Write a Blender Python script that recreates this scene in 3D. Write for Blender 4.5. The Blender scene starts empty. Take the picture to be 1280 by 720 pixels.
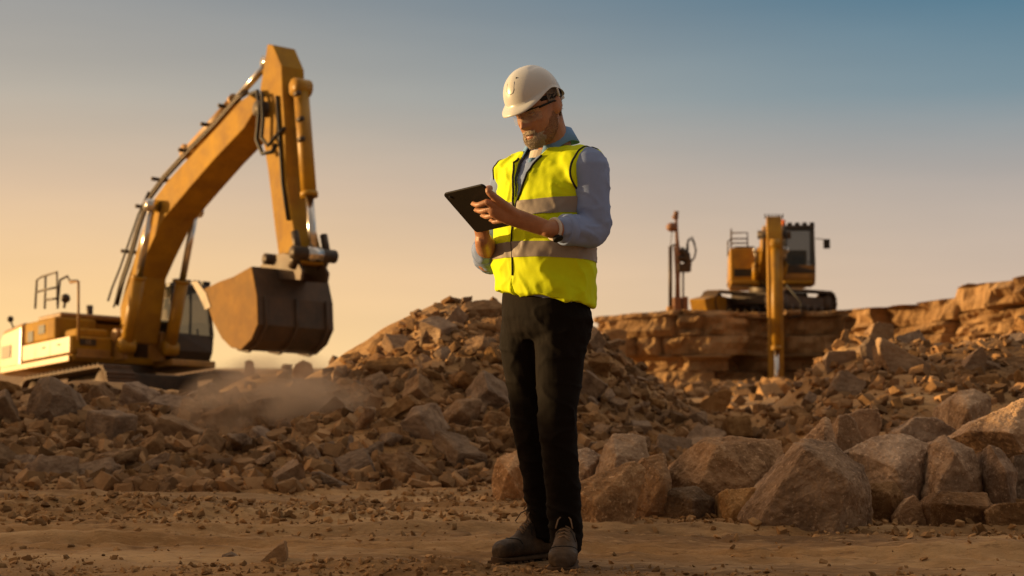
import bpy, bmesh, math, random
import numpy as np
from mathutils import Vector, Matrix, noise as mnoise
random.seed(7); RNG = np.random.default_rng(7)
S = bpy.context.scene; COL = S.collection
PXF = 1280*60/36.0; TH = math.atan(100/PXF); EYE = np.array([0, 0, .71])

# ------------------------------------------------------------------ camera helpers (photo pixel -> point at depth D)
def ray(px, py):
    u = (px-640)/PXF; v = (360-py)/PXF
    return np.array([u, math.cos(TH)-v*math.sin(TH), math.sin(TH)+v*math.cos(TH)])
def at(px, py, D):
    d = ray(px, py); return Vector(EYE+d*(D/d[1]))
def project(P):
    d = np.asarray(P)-EYE; y = d[1]*math.cos(TH)+d[2]*math.sin(TH); z = -d[1]*math.sin(TH)+d[2]*math.cos(TH)
    return 640+PXF*d[0]/y, 360-PXF*z/y

# ------------------------------------------------------------------ object helpers
def link(name, mesh, mat, parent=None):
    o = bpy.data.objects.new(name, mesh); COL.objects.link(o)
    if mat:
        mesh.materials.clear()
        for m in (mat if isinstance(mat, (list, tuple)) else [mat]): mesh.materials.append(m)
    if parent is not None: o.parent = parent
    return o
def tag(o, label=None, cat=None, group=None, kind=None):
    if label: o['label'] = label
    if cat: o['category'] = cat
    if group: o['group'] = group
    if kind: o['kind'] = kind
    return o
def thing(name, label, cat, M, group=None):
    o = bpy.data.objects.new(name, None); COL.objects.link(o); o.empty_display_size = .2
    o.matrix_world = M if isinstance(M, Matrix) else Matrix.Translation(M)
    return tag(o, label, cat, group)

class MB:
    """collects simple solids and links them as one mesh"""
    def __init__(s): s.v = []; s.f = []; s.sm = []
    def add(s, verts, faces, smooth=False):
        n = len(s.v); s.v += [tuple(v) for v in verts]; s.f += [tuple(i+n for i in f) for f in faces]; s.sm += [smooth]*len(faces); return s
    def box(s, x0, x1, y0, y1, z0, z1, M=None):
        vs = [Vector((x, y, z)) for z in (z0, z1) for y in (y0, y1) for x in (x0, x1)]
        if M is not None: vs = [M @ v for v in vs]
        return s.add(vs, [(0, 2, 3, 1), (4, 5, 7, 6), (0, 1, 5, 4), (2, 6, 7, 3), (0, 4, 6, 2), (1, 3, 7, 5)])
    def prism(s, poly, w0, w1):
        """poly in (x,z), extruded along y from w0 to w1"""
        n = len(poly); vs = [(x, w0, z) for x, z in poly]+[(x, w1, z) for x, z in poly]
        return s.add(vs, [tuple(range(n)), tuple(range(2*n-1, n-1, -1))]+[(i, i+n, (i+1) % n+n, (i+1) % n) for i in range(n)])
    def tube(s, pts, r, n=8, cap=True):
        pts = [Vector(p) for p in pts]; rs = r if isinstance(r, (list, tuple)) else [r]*len(pts)
        vs = []; fs = []; up = None
        for i, p in enumerate(pts):
            t = (pts[min(i+1, len(pts)-1)]-pts[max(i-1, 0)]).normalized()
            if up is None: up = t.orthogonal().normalized()
            a = (up-t*up.dot(t)).normalized(); up = a; b = t.cross(a)
            for k in range(n):
                an = 2*math.pi*k/n; vs.append(p+(a*math.cos(an)+b*math.sin(an))*rs[i])
        for i in range(len(pts)-1):
            for k in range(n):
                fs.append((i*n+k, i*n+(k+1) % n, (i+1)*n+(k+1) % n, (i+1)*n+k))
        if cap: fs += [tuple(range(n-1, -1, -1)), tuple((len(pts)-1)*n+k for k in range(n))]
        return s.add(vs, fs, True)
    def ball(s, c, rx, ry=None, rz=None, M=None, n=14):
        ry = ry or rx; rz = rz or rx; vs = []; fs = []; m = n//2+1
        for i in range(m+1):
            a = math.pi*i/m
            for k in range(n):
                b = 2*math.pi*k/n; p = Vector((rx*math.sin(a)*math.cos(b), ry*math.sin(a)*math.sin(b), rz*math.cos(a)))
                vs.append((M @ p if M is not None else p)+Vector(c))
        for i in range(m):
            for k in range(n): fs.append((i*n+k, (i+1)*n+k, (i+1)*n+(k+1) % n, i*n+(k+1) % n))
        return s.add(vs, fs, True)
    def mesh(s, name='m'):
        me = bpy.data.meshes.new(name); me.from_pydata(s.v, [], s.f); me.polygons.foreach_set('use_smooth', s.sm)
        bm = bmesh.new(); bm.from_mesh(me); bmesh.ops.remove_doubles(bm, verts=bm.verts, dist=1e-6); bmesh.ops.recalc_face_normals(bm, faces=bm.faces); bm.to_mesh(me); bm.free()
        return me
    def build(s, name, mat, parent=None, bevel=0, seg=2):
        o = link(name, s.mesh(name), mat, parent)
        if bevel:
            b = o.modifiers.new('bevel', 'BEVEL'); b.width = bevel; b.segments = seg; b.limit_method = 'ANGLE'; b.angle_limit = math.radians(35)
        return o

# ------------------------------------------------------------------ materials
def nodes(name):
    m = bpy.data.materials.new(name); m.use_nodes = True; nt = m.node_tree; return m, nt, nt.nodes['Principled BSDF']
def N(nt, t, **kw):
    n = nt.nodes.new(t)
    for k, v in kw.items():
        if k.startswith('i_'): n.inputs[k[2:].replace('_', ' ')].default_value = v
        else: setattr(n, k, v)
    return n
def ramp(nt, stops):
    r = nt.nodes.new('ShaderNodeValToRGB'); e = r.color_ramp.elements
    while len(e) < len(stops): e.new(.5)
    for el, (p, c) in zip(e, stops): el.position = p; el.color = (*c, 1)
    return r
def mixc(nt, fac, a, b, mode='MIX'):
    n = nt.nodes.new('ShaderNodeMix'); n.data_type = 'RGBA'; n.blend_type = mode
    for s, v in ((n.inputs[0], fac), (n.inputs[6], a), (n.inputs[7], b)):
        if hasattr(v, 'is_output'): nt.links.new(v, s)
        else: s.default_value = v if isinstance(v, float) else (*v, 1)
    return n.outputs[2]
def simple(name, col, rough=.5, metal=0, var=.15, scale=6, bump=.0, bscale=60, dirt=None, dirt_amt=.5, coat=0, spec=.5):
    m, nt, p = nodes(name); tc = N(nt, 'ShaderNodeTexCoord')
    n1 = N(nt, 'ShaderNodeTexNoise', i_Scale=scale, i_Detail=8.0, i_Roughness=.65); nt.links.new(tc.outputs['Object'], n1.inputs['Vector'])
    r = ramp(nt, [(.3, tuple(c*(1-var) for c in col)), (.7, tuple(min(1, c*(1+var)) for c in col))]); nt.links.new(n1.outputs[0], r.inputs[0])
    out = r.outputs[0]
    if dirt:
        n2 = N(nt, 'ShaderNodeTexNoise', i_Scale=scale*.55, i_Detail=10.0, i_Roughness=.7); nt.links.new(tc.outputs['Object'], n2.inputs['Vector'])
        r2 = ramp(nt, [(.5-.12, (0, 0, 0)), (.5+.18, (dirt_amt,)*3)]); nt.links.new(n2.outputs[0], r2.inputs[0])
        out = mixc(nt, r2.outputs[0], out, dirt)
    nt.links.new(out, p.inputs['Base Color'])
    rr = N(nt, 'ShaderNodeMapRange'); rr.inputs[3].default_value = rough*.85; rr.inputs[4].default_value = min(1, rough*1.15)
    nt.links.new(n1.outputs[0], rr.inputs[0]); nt.links.new(rr.outputs[0], p.inputs['Roughness'])
    p.inputs['Metallic'].default_value = metal; p.inputs['Specular IOR Level'].default_value = spec
    if coat: p.inputs['Coat Weight'].default_value = coat
    if bump:
        n3 = N(nt, 'ShaderNodeTexNoise', i_Scale=bscale, i_Detail=6.0); nt.links.new(tc.outputs['Object'], n3.inputs['Vector'])
        b = N(nt, 'ShaderNodeBump', i_Strength=bump, i_Distance=.01); nt.links.new(n3.outputs[0], b.inputs['Height']); nt.links.new(b.outputs[0], p.inputs['Normal'])
    return m
def rock_mat(name, c0, c1, c2, scale=2.2, bump=.6, world=False, rand=True, veins=.35, patches=False):
    m, nt, p = nodes(name); tc = N(nt, 'ShaderNodeTexCoord'); oi = N(nt, 'ShaderNodeObjectInfo')
    vec = tc.outputs['Object']
    if rand:
        ad = N(nt, 'ShaderNodeVectorMath', operation='ADD'); nt.links.new(vec, ad.inputs[0])
        mu = N(nt, 'ShaderNodeMath', operation='MULTIPLY'); mu.inputs[1].default_value = 37.0; nt.links.new(oi.outputs['Random'], mu.inputs[0]); nt.links.new(mu.outputs[0], ad.inputs[1]); vec = ad.outputs[0]
    n1 = N(nt, 'ShaderNodeTexNoise', i_Scale=scale, i_Detail=10.0, i_Roughness=.68, i_Distortion=.3); nt.links.new(vec, n1.inputs['Vector'])
    r = ramp(nt, [(.3, c0), (.5, c1), (.72, c2)]); nt.links.new(n1.outputs[0], r.inputs[0])
    n2 = N(nt, 'ShaderNodeTexNoise', i_Scale=scale*6, i_Detail=8.0, i_Roughness=.75); nt.links.new(vec, n2.inputs['Vector'])
    r2 = ramp(nt, [(.56, (0, 0, 0)), (.66, (veins,)*3)]); nt.links.new(n2.outputs[0], r2.inputs[0])
    out = mixc(nt, r2.outputs[0], r.outputs[0], tuple(min(1, c*1.35+.03) for c in c2))
    if veins > .7:
        ge = N(nt, 'ShaderNodeNewGeometry'); rp = ramp(nt, [(.505, (0, 0, 0)), (.56, (.6,)*3)]); nt.links.new(ge.outputs['Pointiness'], rp.inputs[0]); out = mixc(nt, rp.outputs[0], out, (.50, .34, .20))
    if not rand and not patches:
        ge2 = N(nt, 'ShaderNodeNewGeometry'); hv2 = N(nt, 'ShaderNodeHueSaturation'); mrv = N(nt, 'ShaderNodeMapRange'); mrv.inputs[3].default_value = .5; mrv.inputs[4].default_value = 1.45; nt.links.new(ge2.outputs['Random Per Island'], mrv.inputs[0])
        if 'ledge' not in name: nt.links.new(mrv.outputs[0], hv2.inputs['Value'])
        nt.links.new(out, hv2.inputs['Color']); out = hv2.outputs[0]
    if rand:
        hv = N(nt, 'ShaderNodeHueSaturation'); mr = N(nt, 'ShaderNodeMapRange'); mr.inputs[3].default_value = .78; mr.inputs[4].default_value = 1.3
        nt.links.new(oi.outputs['Random'], mr.inputs[0]); nt.links.new(mr.outputs[0], hv.inputs['Value']); out = mixc(nt, 1., out, oi.outputs['Color'], 'MULTIPLY'); nt.links.new(out, hv.inputs['Color'])
        m2 = N(nt, 'ShaderNodeMath', operation='MULTIPLY'); m2.inputs[1].default_value = 7.31; f2 = N(nt, 'ShaderNodeMath', operation='FRACT'); nt.links.new(oi.outputs['Random'], m2.inputs[0]); nt.links.new(m2.outputs[0], f2.inputs[0])
        mr2 = N(nt, 'ShaderNodeMapRange'); mr2.inputs[3].default_value = .7; mr2.inputs[4].default_value = 1.1; nt.links.new(f2.outputs[0], mr2.inputs[0]); nt.links.new(mr2.outputs[0], hv.inputs['Saturation'])
        out = hv.outputs[0]
    if patches:                                             # packed pale tracks and darker soil patches, drawn out across the quarry floor
        mp = N(nt, 'ShaderNodeMapping'); mp.inputs['Scale'].default_value = (.28, 1., 1.); nt.links.new(vec, mp.inputs['Vector'])
        for sc_, lo, hi, col, am in ((1.15, .5, .60, (.52, .335, .165), .8), (.8, .5, .62, (.10, .05, .019), .85), (3.2, .53, .63, (.48, .30, .145), .6), (38., .54, .66, (.52, .33, .16), .5), (26., .55, .66, (.12, .06, .024), .55)):
            nn = N(nt, 'ShaderNodeTexNoise', i_Scale=sc_, i_Detail=7.0, i_Roughness=.62); nt.links.new(mp.outputs[0], nn.inputs['Vector'])
            rp = ramp(nt, [(lo, (0, 0, 0)), (hi, (am,)*3)]); nt.links.new(nn.outputs[0], rp.inputs[0]); out = mixc(nt, rp.outputs[0], out, col); mp.inputs['Location'].default_value = (3.1, 1.7, 0)
    nt.links.new(out, p.inputs['Base Color']); p.inputs['Roughness'].default_value = .92; p.inputs['Specular IOR Level'].default_value = .2
    n3 = N(nt, 'ShaderNodeTexNoise', i_Scale=scale*4, i_Detail=12.0, i_Roughness=.7); nt.links.new(vec, n3.inputs['Vector'])
    b = N(nt, 'ShaderNodeBump', i_Strength=bump, i_Distance=.05/scale*2); nt.links.new(n3.outputs[0], b.inputs['Height']); nt.links.new(b.outputs[0], p.inputs['Normal'])
    return m
M = {}
M['rock'] = rock_mat('sandstone', (.13, .067, .028), (.25, .142, .064), (.39, .24, .118), 3.0)
M['boulder'] = rock_mat('boulder_stone', (.105, .056, .025), (.26, .155, .075), (.46, .30, .165), 5.5, 1., veins=.8)
M['rubble'] = rock_mat('rubble_stone', (.12, .061, .026), (.25, .14, .062), (.40, .245, .118), 1.6, .5, rand=False)
M['ledge'] = rock_mat('ledge_stone', (.17, .094, .042), (.33, .20, .095), (.47, .30, .155), .9, .8, rand=False)
M['ground'] = rock_mat('quarry_dirt', (.21, .112, .043), (.34, .192, .078), (.44, .265, .12), .9, .55, rand=False, veins=.25, patches=True)
M['gravel'] = rock_mat('gravel_stone', (.19, .10, .04), (.31, .175, .073), (.42, .255, .115), 5, .3, rand=False)
YEL = (.44, .235, .014)
M['paint'] = simple('yellow_paint', YEL, .45, 0, .15, 2.2, .05, 40, (.17, .085, .028), .7, spec=.35)
M['clean_paint'] = simple('polished_yellow_paint', (.40, .20, .014), .32, 0, .1, 2.2, .03, 40, (.2, .105, .035), .4, spec=.8)
M['boom_paint'] = simple('boom_paint', (.42, .235, .022), .65, 0, .16, 2.6, .08, 30, (.2, .10, .03), .75, spec=.1)
M['paint_dirty'] = simple('dusty_yellow_paint', (.40, .205, .04), .5, 0, .18, 3, .08, 40, (.16, .09, .045), .8)
M['steel'] = simple('bare_steel', (.10, .07, .05), .55, .5, .3, 5, .15, 40, (.16, .095, .05), .7)
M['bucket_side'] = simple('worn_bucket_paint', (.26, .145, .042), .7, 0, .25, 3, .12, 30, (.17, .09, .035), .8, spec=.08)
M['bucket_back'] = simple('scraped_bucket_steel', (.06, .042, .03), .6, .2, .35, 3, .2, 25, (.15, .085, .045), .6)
M['black'] = simple('black_rubber', (.018, .014, .011), .6, 0, .3, 8, .05, 60)
M['darkmetal'] = simple('dark_metal', (.035, .026, .02), .5, .3, .3, 6, .1, 50, (.12, .07, .035), .6)
M['chrome'] = simple('chrome_rod', (.62, .6, .58), .22, 1, .05)
M['track'] = simple('track_steel', (.075, .05, .035), .75, .2, .3, 5, .2, 30, (.17, .1, .055), .8)
M['cabframe'] = simple('cab_frame', (.035, .026, .02), .5, 0, .2, 6, 0, 1, (.1, .06, .03), .5)
M['orange'] = simple('orange_paint', (.21, .088, .042), .5, 0, .2, 4, .05, 40, (.2, .11, .06), .6)
M['beacon'] = simple('beacon_plastic', (.8, .16, .02), .3)
M['light'] = simple('work_lamp_glass', (.5, .47, .4), .15)
M['label'] = simple('badge_plate', (.03, .022, .016), .45)
M['letter'] = simple('badge_letters', (.30, .2, .11), .5)
def glass(name, tint, alpha, rough=.06):
    m, nt, p = nodes(name); p.inputs['Base Color'].default_value = (*tint, 1); p.inputs['Roughness'].default_value = rough
    p.inputs['Specular IOR Level'].default_value = .6
    tr = N(nt, 'ShaderNodeBsdfTransparent'); mx = N(nt, 'ShaderNodeMixShader'); mx.inputs[0].default_value = alpha
    nt.links.new(tr.outputs[0], mx.inputs[1]); nt.links.new(p.outputs[0], mx.inputs[2]); nt.links.new(mx.outputs[0], nt.nodes['Material Output'].inputs[0]); return m
M['glass'] = glass('cab_glass', (.02, .022, .016), .66)
M['lens'] = glass('clear_lens', (.45, .42, .38), .22, .04)
# clothes and skin
def cloth(name, col, rough=.85, var=.12, weave=900, bump=.12, sheen=0.):
    m = simple(name, col, rough, 0, var, 7, bump, weave); p = m.node_tree.nodes['Principled BSDF']; p.inputs['Specular IOR Level'].default_value = .12; return m
M['vest'] = cloth('hi_vis_fabric', (.64, .76, .009), .75, .07, 500, .08)
M['tape'] = cloth('reflective_tape', (.27, .235, .21), .45, .1, 300, .06)
M['shirt'] = cloth('blue_shirt', (.225, .30, .53), .85, .08, 700, .1)
M['collar'] = cloth('collar_cloth', (.15, .29, .55), .85, .08, 700, .1)
M['tee'] = cloth('white_tee', (.55, .5, .46), .85)
M['trousers'] = cloth('black_trousers', (.0065, .0042, .003), .85, .3, 600, .12)
M['trim'] = cloth('dark_trim', (.02, .02, .02), .7)
M['boot'] = simple('boot_leather', (.022, .014, .010), .62, 0, .3, 14, .3, 70, (.14, .085, .045), .65, spec=.22)
M['sole'] = simple('boot_sole', (.05, .032, .02), .85, 0, .3, 20, .2, 60, (.12, .068, .036), .7, spec=.15)
M['lace'] = simple('boot_lace', (.17, .105, .06), .8)
M['helmet'] = simple('helmet_plastic', (.57, .60, .63), .3, 0, .04, 5, .02, 30, (.45, .41, .37), .3)
M['tablet'] = simple('tablet_case', (.012, .009, .007), .5, 0, .2, 8, .06, 120, spec=.2)
M['screen'] = simple('tablet_glass', (.01, .01, .012), .08)
def skin_mat():
    m, nt, p = nodes('tanned_skin'); tc = N(nt, 'ShaderNodeTexCoord')
    n1 = N(nt, 'ShaderNodeTexNoise', i_Scale=22.0, i_Detail=8.0); nt.links.new(tc.outputs['Object'], n1.inputs['Vector'])
    r = ramp(nt, [(.3, (.29, .125, .065)), (.7, (.42, .205, .115))]); nt.links.new(n1.outputs[0], r.inputs[0]); nt.links.new(r.outputs[0], p.inputs['Base Color'])
    p.inputs['Roughness'].default_value = .5; p.inputs['Subsurface Weight'].default_value = .12; p.inputs['Subsurface Radius'].default_value = (.01, .004, .002); p.inputs['Subsurface Scale'].default_value = .5
    n3 = N(nt, 'ShaderNodeTexNoise', i_Scale=160.0, i_Detail=5.0); nt.links.new(tc.outputs['Object'], n3.inputs['Vector'])
    b = N(nt, 'ShaderNodeBump', i_Strength=.18, i_Distance=.004); nt.links.new(n3.outputs[0], b.inputs['Height']); nt.links.new(b.outputs[0], p.inputs['Normal']); return m
M['skin'] = skin_mat()
M['lips'] = simple('lips', (.30, .12, .08), .5)
M['nail'] = simple('nail', (.5, .29, .19), .35)
M['beard'] = simple('grey_beard', (.42, .35, .275), .9, 0, .4, 260, .6, 420, spec=.15)
M['stubble'] = simple('cheek_stubble', (.285, .155, .098), .9, 0, .4, 260, .6, 420, spec=.15)
M['hair'] = simple('grey_hair', (.16, .125, .1), .9, 0, .5, 120, .8, 180)
M['eye'] = simple('eye_white', (.55, .5, .45), .2)

# ------------------------------------------------------------------ numpy fractal noise
_lat = RNG.random((256, 256))
def vnoise(x, y):
    xi = np.floor(x).astype(int); yi = np.floor(y).astype(int); fx = x-xi; fy = y-yi
    fx = fx*fx*(3-2*fx); fy = fy*fy*(3-2*fy); g = lambda a, b: _lat[a % 256, b % 256]
    return (g(xi, yi)*(1-fx)+g(xi+1, yi)*fx)*(1-fy)+(g(xi, yi+1)*(1-fx)+g(xi+1, yi+1)*fx)*fy-.5
def fbm(x, y, s, o=5, g=.55):
    a = 1; t = 0
    for k in range(o): t = t+a*vnoise(x*s+17.3*k, y*s-9.1*k); a *= g; s *= 2.03
    return t

# ------------------------------------------------------------------ terrain
BX = np.array([-900, -500, -300, -120, 0, 100, 200, 300, 360, 400, 440, 480, 520, 560, 610, 650, 740, 780, 830, 880, 940, 980, 1020, 1050, 1090, 1140, 1200, 1280, 1400, 1900, 2600.])
BY = np.array([486, 484, 482, 482, 482, 492, 494, 500, 492, 474, 452, 428, 403, 386, 383, 388, 416, 450, 486, 510, 522, 502, 470, 446, 430, 426, 424, 420, 416, 416, 450.])
BD = np.array([14, 14, 14, 14, 14, 14, 14, 14, 14.2, 14.6, 15, 15.2, 15.5, 15.5, 15.5, 15.5, 15.5, 16, 17, 18, 18, 17.5, 17, 17, 17, 17.2, 17.5, 17.5, 17.5, 17.5, 17.5])
BB = np.array([10.3]*11+[10.5, 10.6, 10.7, 10.8, 10.8, 10.8, 10.6, 10.4, 10.2, 9.9, 9.6, 9.4, 9.2, 9, 8.9, 8.8, 8.7, 8.6, 8.6, 8.6])
def H(x, y, detail=True):
    x = np.asarray(x, float); y = np.asarray(y, float); ys = np.maximum(y, 4.)
    px = 640+PXF*x/ys
    py = np.interp(px, BX, BY); Dc = np.interp(px, BX, BD); Db = np.interp(px, BX, BB)
    zc = .71-(py-460)/PXF*Dc
    back = np.where(px < 420, -.3, np.interp(px, [420, 700, 1000, 1300], [-.2, .1, .25, .6]))
    t = np.clip((y-Db)/(Dc-Db), 0, 1); up = zc*(t*t*(3-2*t)*.45+.55*t)
    s = np.clip((y-Dc)/5.5, 0, 1); s = s*s*(3-2*s); z = np.where(y < Dc, up, zc*(1-s)+back*s)
    far = np.clip((y-70)/60, 0, 1); z = z*(1-far)
    m = np.clip((y-Db)/.8, 0, 1)*np.clip((Dc+7-y)/3, 0, 1)
    z = z+1.92*np.exp(-(((x+10.2)/3.)**2+((y-9.5)/3.8)**2)**1.4)+1.3*np.exp(-(((x+9.8)/2.9)**2+((y-14.2)/2.2)**2)**1.4)          # unseen spoil heaps added past the left edge to shade foreground and bank
    z = z+1.0*np.exp(-((x+4.4)/1.5)**2-((y-33)/4.5)**2)+.92*np.exp(-((x+2.6)/1.4)**2-((y-24.5)/2.6)**2)   # low rise on the skyline
    if detail:
        z = z+m*(.20*fbm(x, y, .9, 4))+(1-m)*np.clip(1-np.abs(y-8)/6, 0, 1)*.02*np.abs(fbm(x, y, 6.5, 4))+np.clip(1-np.abs(y-6)/70, 0, 1)*(.045*fbm(x, y, .45, 3)+.02*fbm(x*.5, y, 2.2, 5)+.012*fbm(x, y, 9, 4))*(1-.0*m)
        for cx, cy, rx, ry, h in ((-.16, 5.92, .42, .12, .05), (-.75, 6.02, .5, .1, .022), (-2.1, 8.2, 1.2, .35, .06), (-1.0, 7.9, .9, .22, .045), (2.1, 6.75, .5, .2, .03), (.6, 7.0, .5, .15, .02)):
            z = z+h*np.exp(-((x-cx)/rx)**2-((y-cy)/ry)**2)*(1+.8*fbm(x, y, 14, 3))
    if detail:
        for y0, sl, wd in ((7.35, .05, .17), (8.75, .06, .17), (9.6, -.02, .16), (6.7, -.10, .13)):
            v = (y-y0-sl*x-.12*fbm(x*.5, y*0, .5, 3))/wd; g = np.exp(-v**4)
            z = z-g*(.024+.015*np.sign(np.sin(x*36+2.5*np.abs(v)))*np.clip(1.2-np.abs(v), 0, 1))+.018*np.exp(-((np.abs(v)-1.35)/.3)**2)
    d = np.hypot((x-.13)/.22, (y-6.12)/.3); flat = np.clip(1.5-d, 0, 1); z = z*(1-flat*.9)
    return z
def Hs(x, y): return float(H(np.array([x]), np.array([y]))[0])
def spaced(segs):
    out = []
    for a, b, st in segs: out += list(np.arange(a, b, st))
    return np.array(out+[segs[-1][1]])
ys = np.concatenate([spaced([(-60, -4, 8), (-4, 5, .5), (5, 8, .022), (8, 11, .035), (11, 20, .07), (20, 40, .5), (40, 100, 3)]), np.geomspace(110, 6000, 16)])
xs0 = np.concatenate([spaced([(0, 3.2, .026), (3.2, 6.5, .07), (6.5, 16, .2), (16, 40, 2)]), np.geomspace(48, 5000, 14)])
xs = np.concatenate([-xs0[:0:-1], xs0])
X, Y = np.meshgrid(xs, ys); Z = H(X, Y); nx, ny = len(xs), len(ys)
me = bpy.data.meshes.new('ground'); me.vertices.add(nx*ny); me.vertices.foreach_set('co', np.stack([X, Y, Z], -1).ravel())
idx = np.arange(nx*ny).reshape(ny, nx); q = np.stack([idx[:-1, :-1], idx[:-1, 1:], idx[1:, 1:], idx[1:, :-1]], -1).reshape(-1, 4)
me.loops.add(q.size); me.loops.foreach_set('vertex_index', q.ravel()); me.polygons.add(len(q)); me.polygons.foreach_set('loop_start', np.arange(0, q.size, 4)); me.polygons.foreach_set('use_smooth', np.ones(len(q), bool)); me.update(); me.validate()
tag(link('ground', me, M['ground']), kind='structure')

# ------------------------------------------------------------------ rocks
def hull_mesh(pts, bevel=.03, cuts=2, amp=.02, freq=3., seed=0, smooth=False, chop=0, hurst=.9, strata=0):
    rs_ = random.Random(seed*13+1); pts = [Vector(p) for p in pts]; c = sum(pts, Vector())/len(pts)
    for k in range(chop+1):
        bm = bmesh.new()
        for p in pts: bm.verts.new(p)
        bmesh.ops.convex_hull(bm, input=bm.verts); bmesh.ops.delete(bm, geom=[v for v in bm.verts if not v.link_faces], context='VERTS')
        if k == chop: break
        d = Vector((rs_.gauss(0, 1), rs_.gauss(0, 1)-.5, abs(rs_.gauss(0, 1))-.1)).normalized(); h = max((p-c).dot(d) for p in pts)*rs_.uniform(.88, .98)
        bmesh.ops.bisect_plane(bm, geom=bm.verts[:]+bm.edges[:]+bm.faces[:], plane_co=c+d*h, plane_no=d, clear_outer=True)
        pts = [v.co.copy() for v in bm.verts]; bm.free()
    bmesh.ops.dissolve_limit(bm, angle_limit=math.radians(6), verts=bm.verts, edges=bm.edges)
    if bevel: bmesh.ops.bevel(bm, geom=list(bm.edges), offset=bevel, segments=1, profile=.5, affect='EDGES', clamp_overlap=True)
    bmesh.ops.triangulate(bm, faces=bm.faces)
    for _ in range(cuts):
        es = [e for e in bm.edges if e.calc_length() > (bevel*1.3 if not chop else bevel*3.2)]
        if es: bmesh.ops.subdivide_edges(bm, edges=es, cuts=1, use_grid_fill=True); bmesh.ops.triangulate(bm, faces=[f for f in bm.faces if len(f.verts) > 3])
    bm.normal_update(); off = Vector((seed*3.7, seed*1.3, -seed*2.1)); new = []; sdir = Vector((rs_.gauss(0, .5), rs_.gauss(0, .3), 1)).normalized()
    for v in bm.verts:
        p = v.co*freq+off
        d = mnoise.fractal(p, hurst, 2.1, 6)*amp+(abs(mnoise.noise(p*.8+Vector((9, 3, 1))))-.25)*amp*1.2
        if strata: d += strata*amp*(mnoise.noise(Vector((v.co.dot(sdir)*freq*5+mnoise.noise(p)*.8, seed, 0)))+.5*mnoise.noise(Vector((v.co.dot(sdir)*freq*13, seed, 3))))
        new.append(v.co+v.normal*d)
    for v, q in zip(bm.verts, new): v.co = q
    me = bpy.data.meshes.new('rock'); bm.to_mesh(me); bm.free()
    if smooth: me.polygons.foreach_set('use_smooth', [True]*len(me.polygons))
    return me
def block_pts(rs, dims, chop):
    c = []
    for sx in (-1, 1):
        for sy in (-1, 1):
            for sz in (-1, 1):
                j = [1-rs.random()*chop for _ in range(3)]; c.append((sx*j[0]*dims[0]/2, sy*j[1]*dims[1]/2, sz*j[2]*dims[2]/2))
    for _ in range(5):
        v = Vector((rs.gauss(0, 1), rs.gauss(0, 1), rs.gauss(0, 1))).normalized(); c.append(tuple(v[i]*dims[i]*.55 for i in range(3)))
    return c
SHAPES = {'flat slab': ((1.25, .95, .36), .35), 'blocky lump': ((1, .85, .78), .38), 'jagged wedge': ((1.05, .8, .75), .85), 'long splinter': ((1.6, .55, .42), .55), 'squarish block': ((1, .9, .8), .16), 'rounded cobble': ((1, .9, .72), .0)}
TEMPL = {}
for si, (nm, (dims, chop)) in enumerate(SHAPES.items()):
    TEMPL[nm] = []
    for k in range(5):
        rs = random.Random(100*si+k)
        if nm == 'rounded cobble':
            pts = [tuple(Vector((rs.gauss(0, 1), rs.gauss(0, 1), rs.gauss(0, 1))).normalized()[i]*dims[i]*.56 for i in range(3)) for _ in range(26)]
        else: pts = block_pts(rs, dims, chop)
        TEMPL[nm].append(hull_mesh(pts, .025, 3, .038, 2.6, si*10+k, hurst=.6, strata=.4))
for l in TEMPL.values():
    for me_ in l: me_.materials.append(M['rock'])

# hand-shaped boulders: ridge points (px,py,dD) around depth D, given a real thickness
def boulder(name, D, pts, label, group, thick=.5, inner=(), mat='boulder', drop=.10, amp=.014, seed=1, tint=None):
    if mat == 'rock' and D > 11.5 and D < 20:
        mx = sum(p[0] for p in pts)/len(pts); my = sum(p[1] for p in pts)/len(pts); lo = max(p[1] for p in pts); dc = float(np.interp(mx, BX, BD)); db = float(np.interp(mx, BX, BB)); best = None
        for Dq in np.linspace(db, dc, 60):
            e = abs(project(((mx-640)/PXF*Dq, Dq, Hs((mx-640)/PXF*Dq, Dq)))[1]-(.45*my+.55*lo))
            if best is None or e < best[0]: best = (e, Dq)
        D = best[1]-.12
    P = []; w = [at(x, y, D+(q[0] if q else 0)) for x, y, *q in pts]; c = sum(w, Vector())/len(w)
    for p in w:
        P.append(p+Vector((0, .12*thick, 0))); b = c+(p-c)*.82; b.y += thick; b.z = max(b.z-.1*thick, 0) if p.z > c.z else p.z-.02; P.append(b)
    for x, y, dd in inner: P.append(at(x, y, D+dd))
    zmin = min(p.z for p in P)
    for p in list(P):
        if p.z < zmin+.12: P.append(Vector((c.x+(p.x-c.x)*.97, p.y, zmin-drop)))
    o = Vector((c.x, c.y+thick/2, zmin)); size = max((p-c).length for p in P)
    me = hull_mesh([p-o for p in P], size*.007, 5, size*amp*1.2, 2.4/size, seed, chop=0 if mat == 'boulder' else 2, hurst=.42, strata=.35)
    ob = link(name, me, M[mat]); ob.location = o; ob.color = (*(tint or (1, 1, 1)), 1)
    return tag(ob, label, 'rock', group)
G1 = 'big boulders along the right foreground'
bs = []
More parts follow.
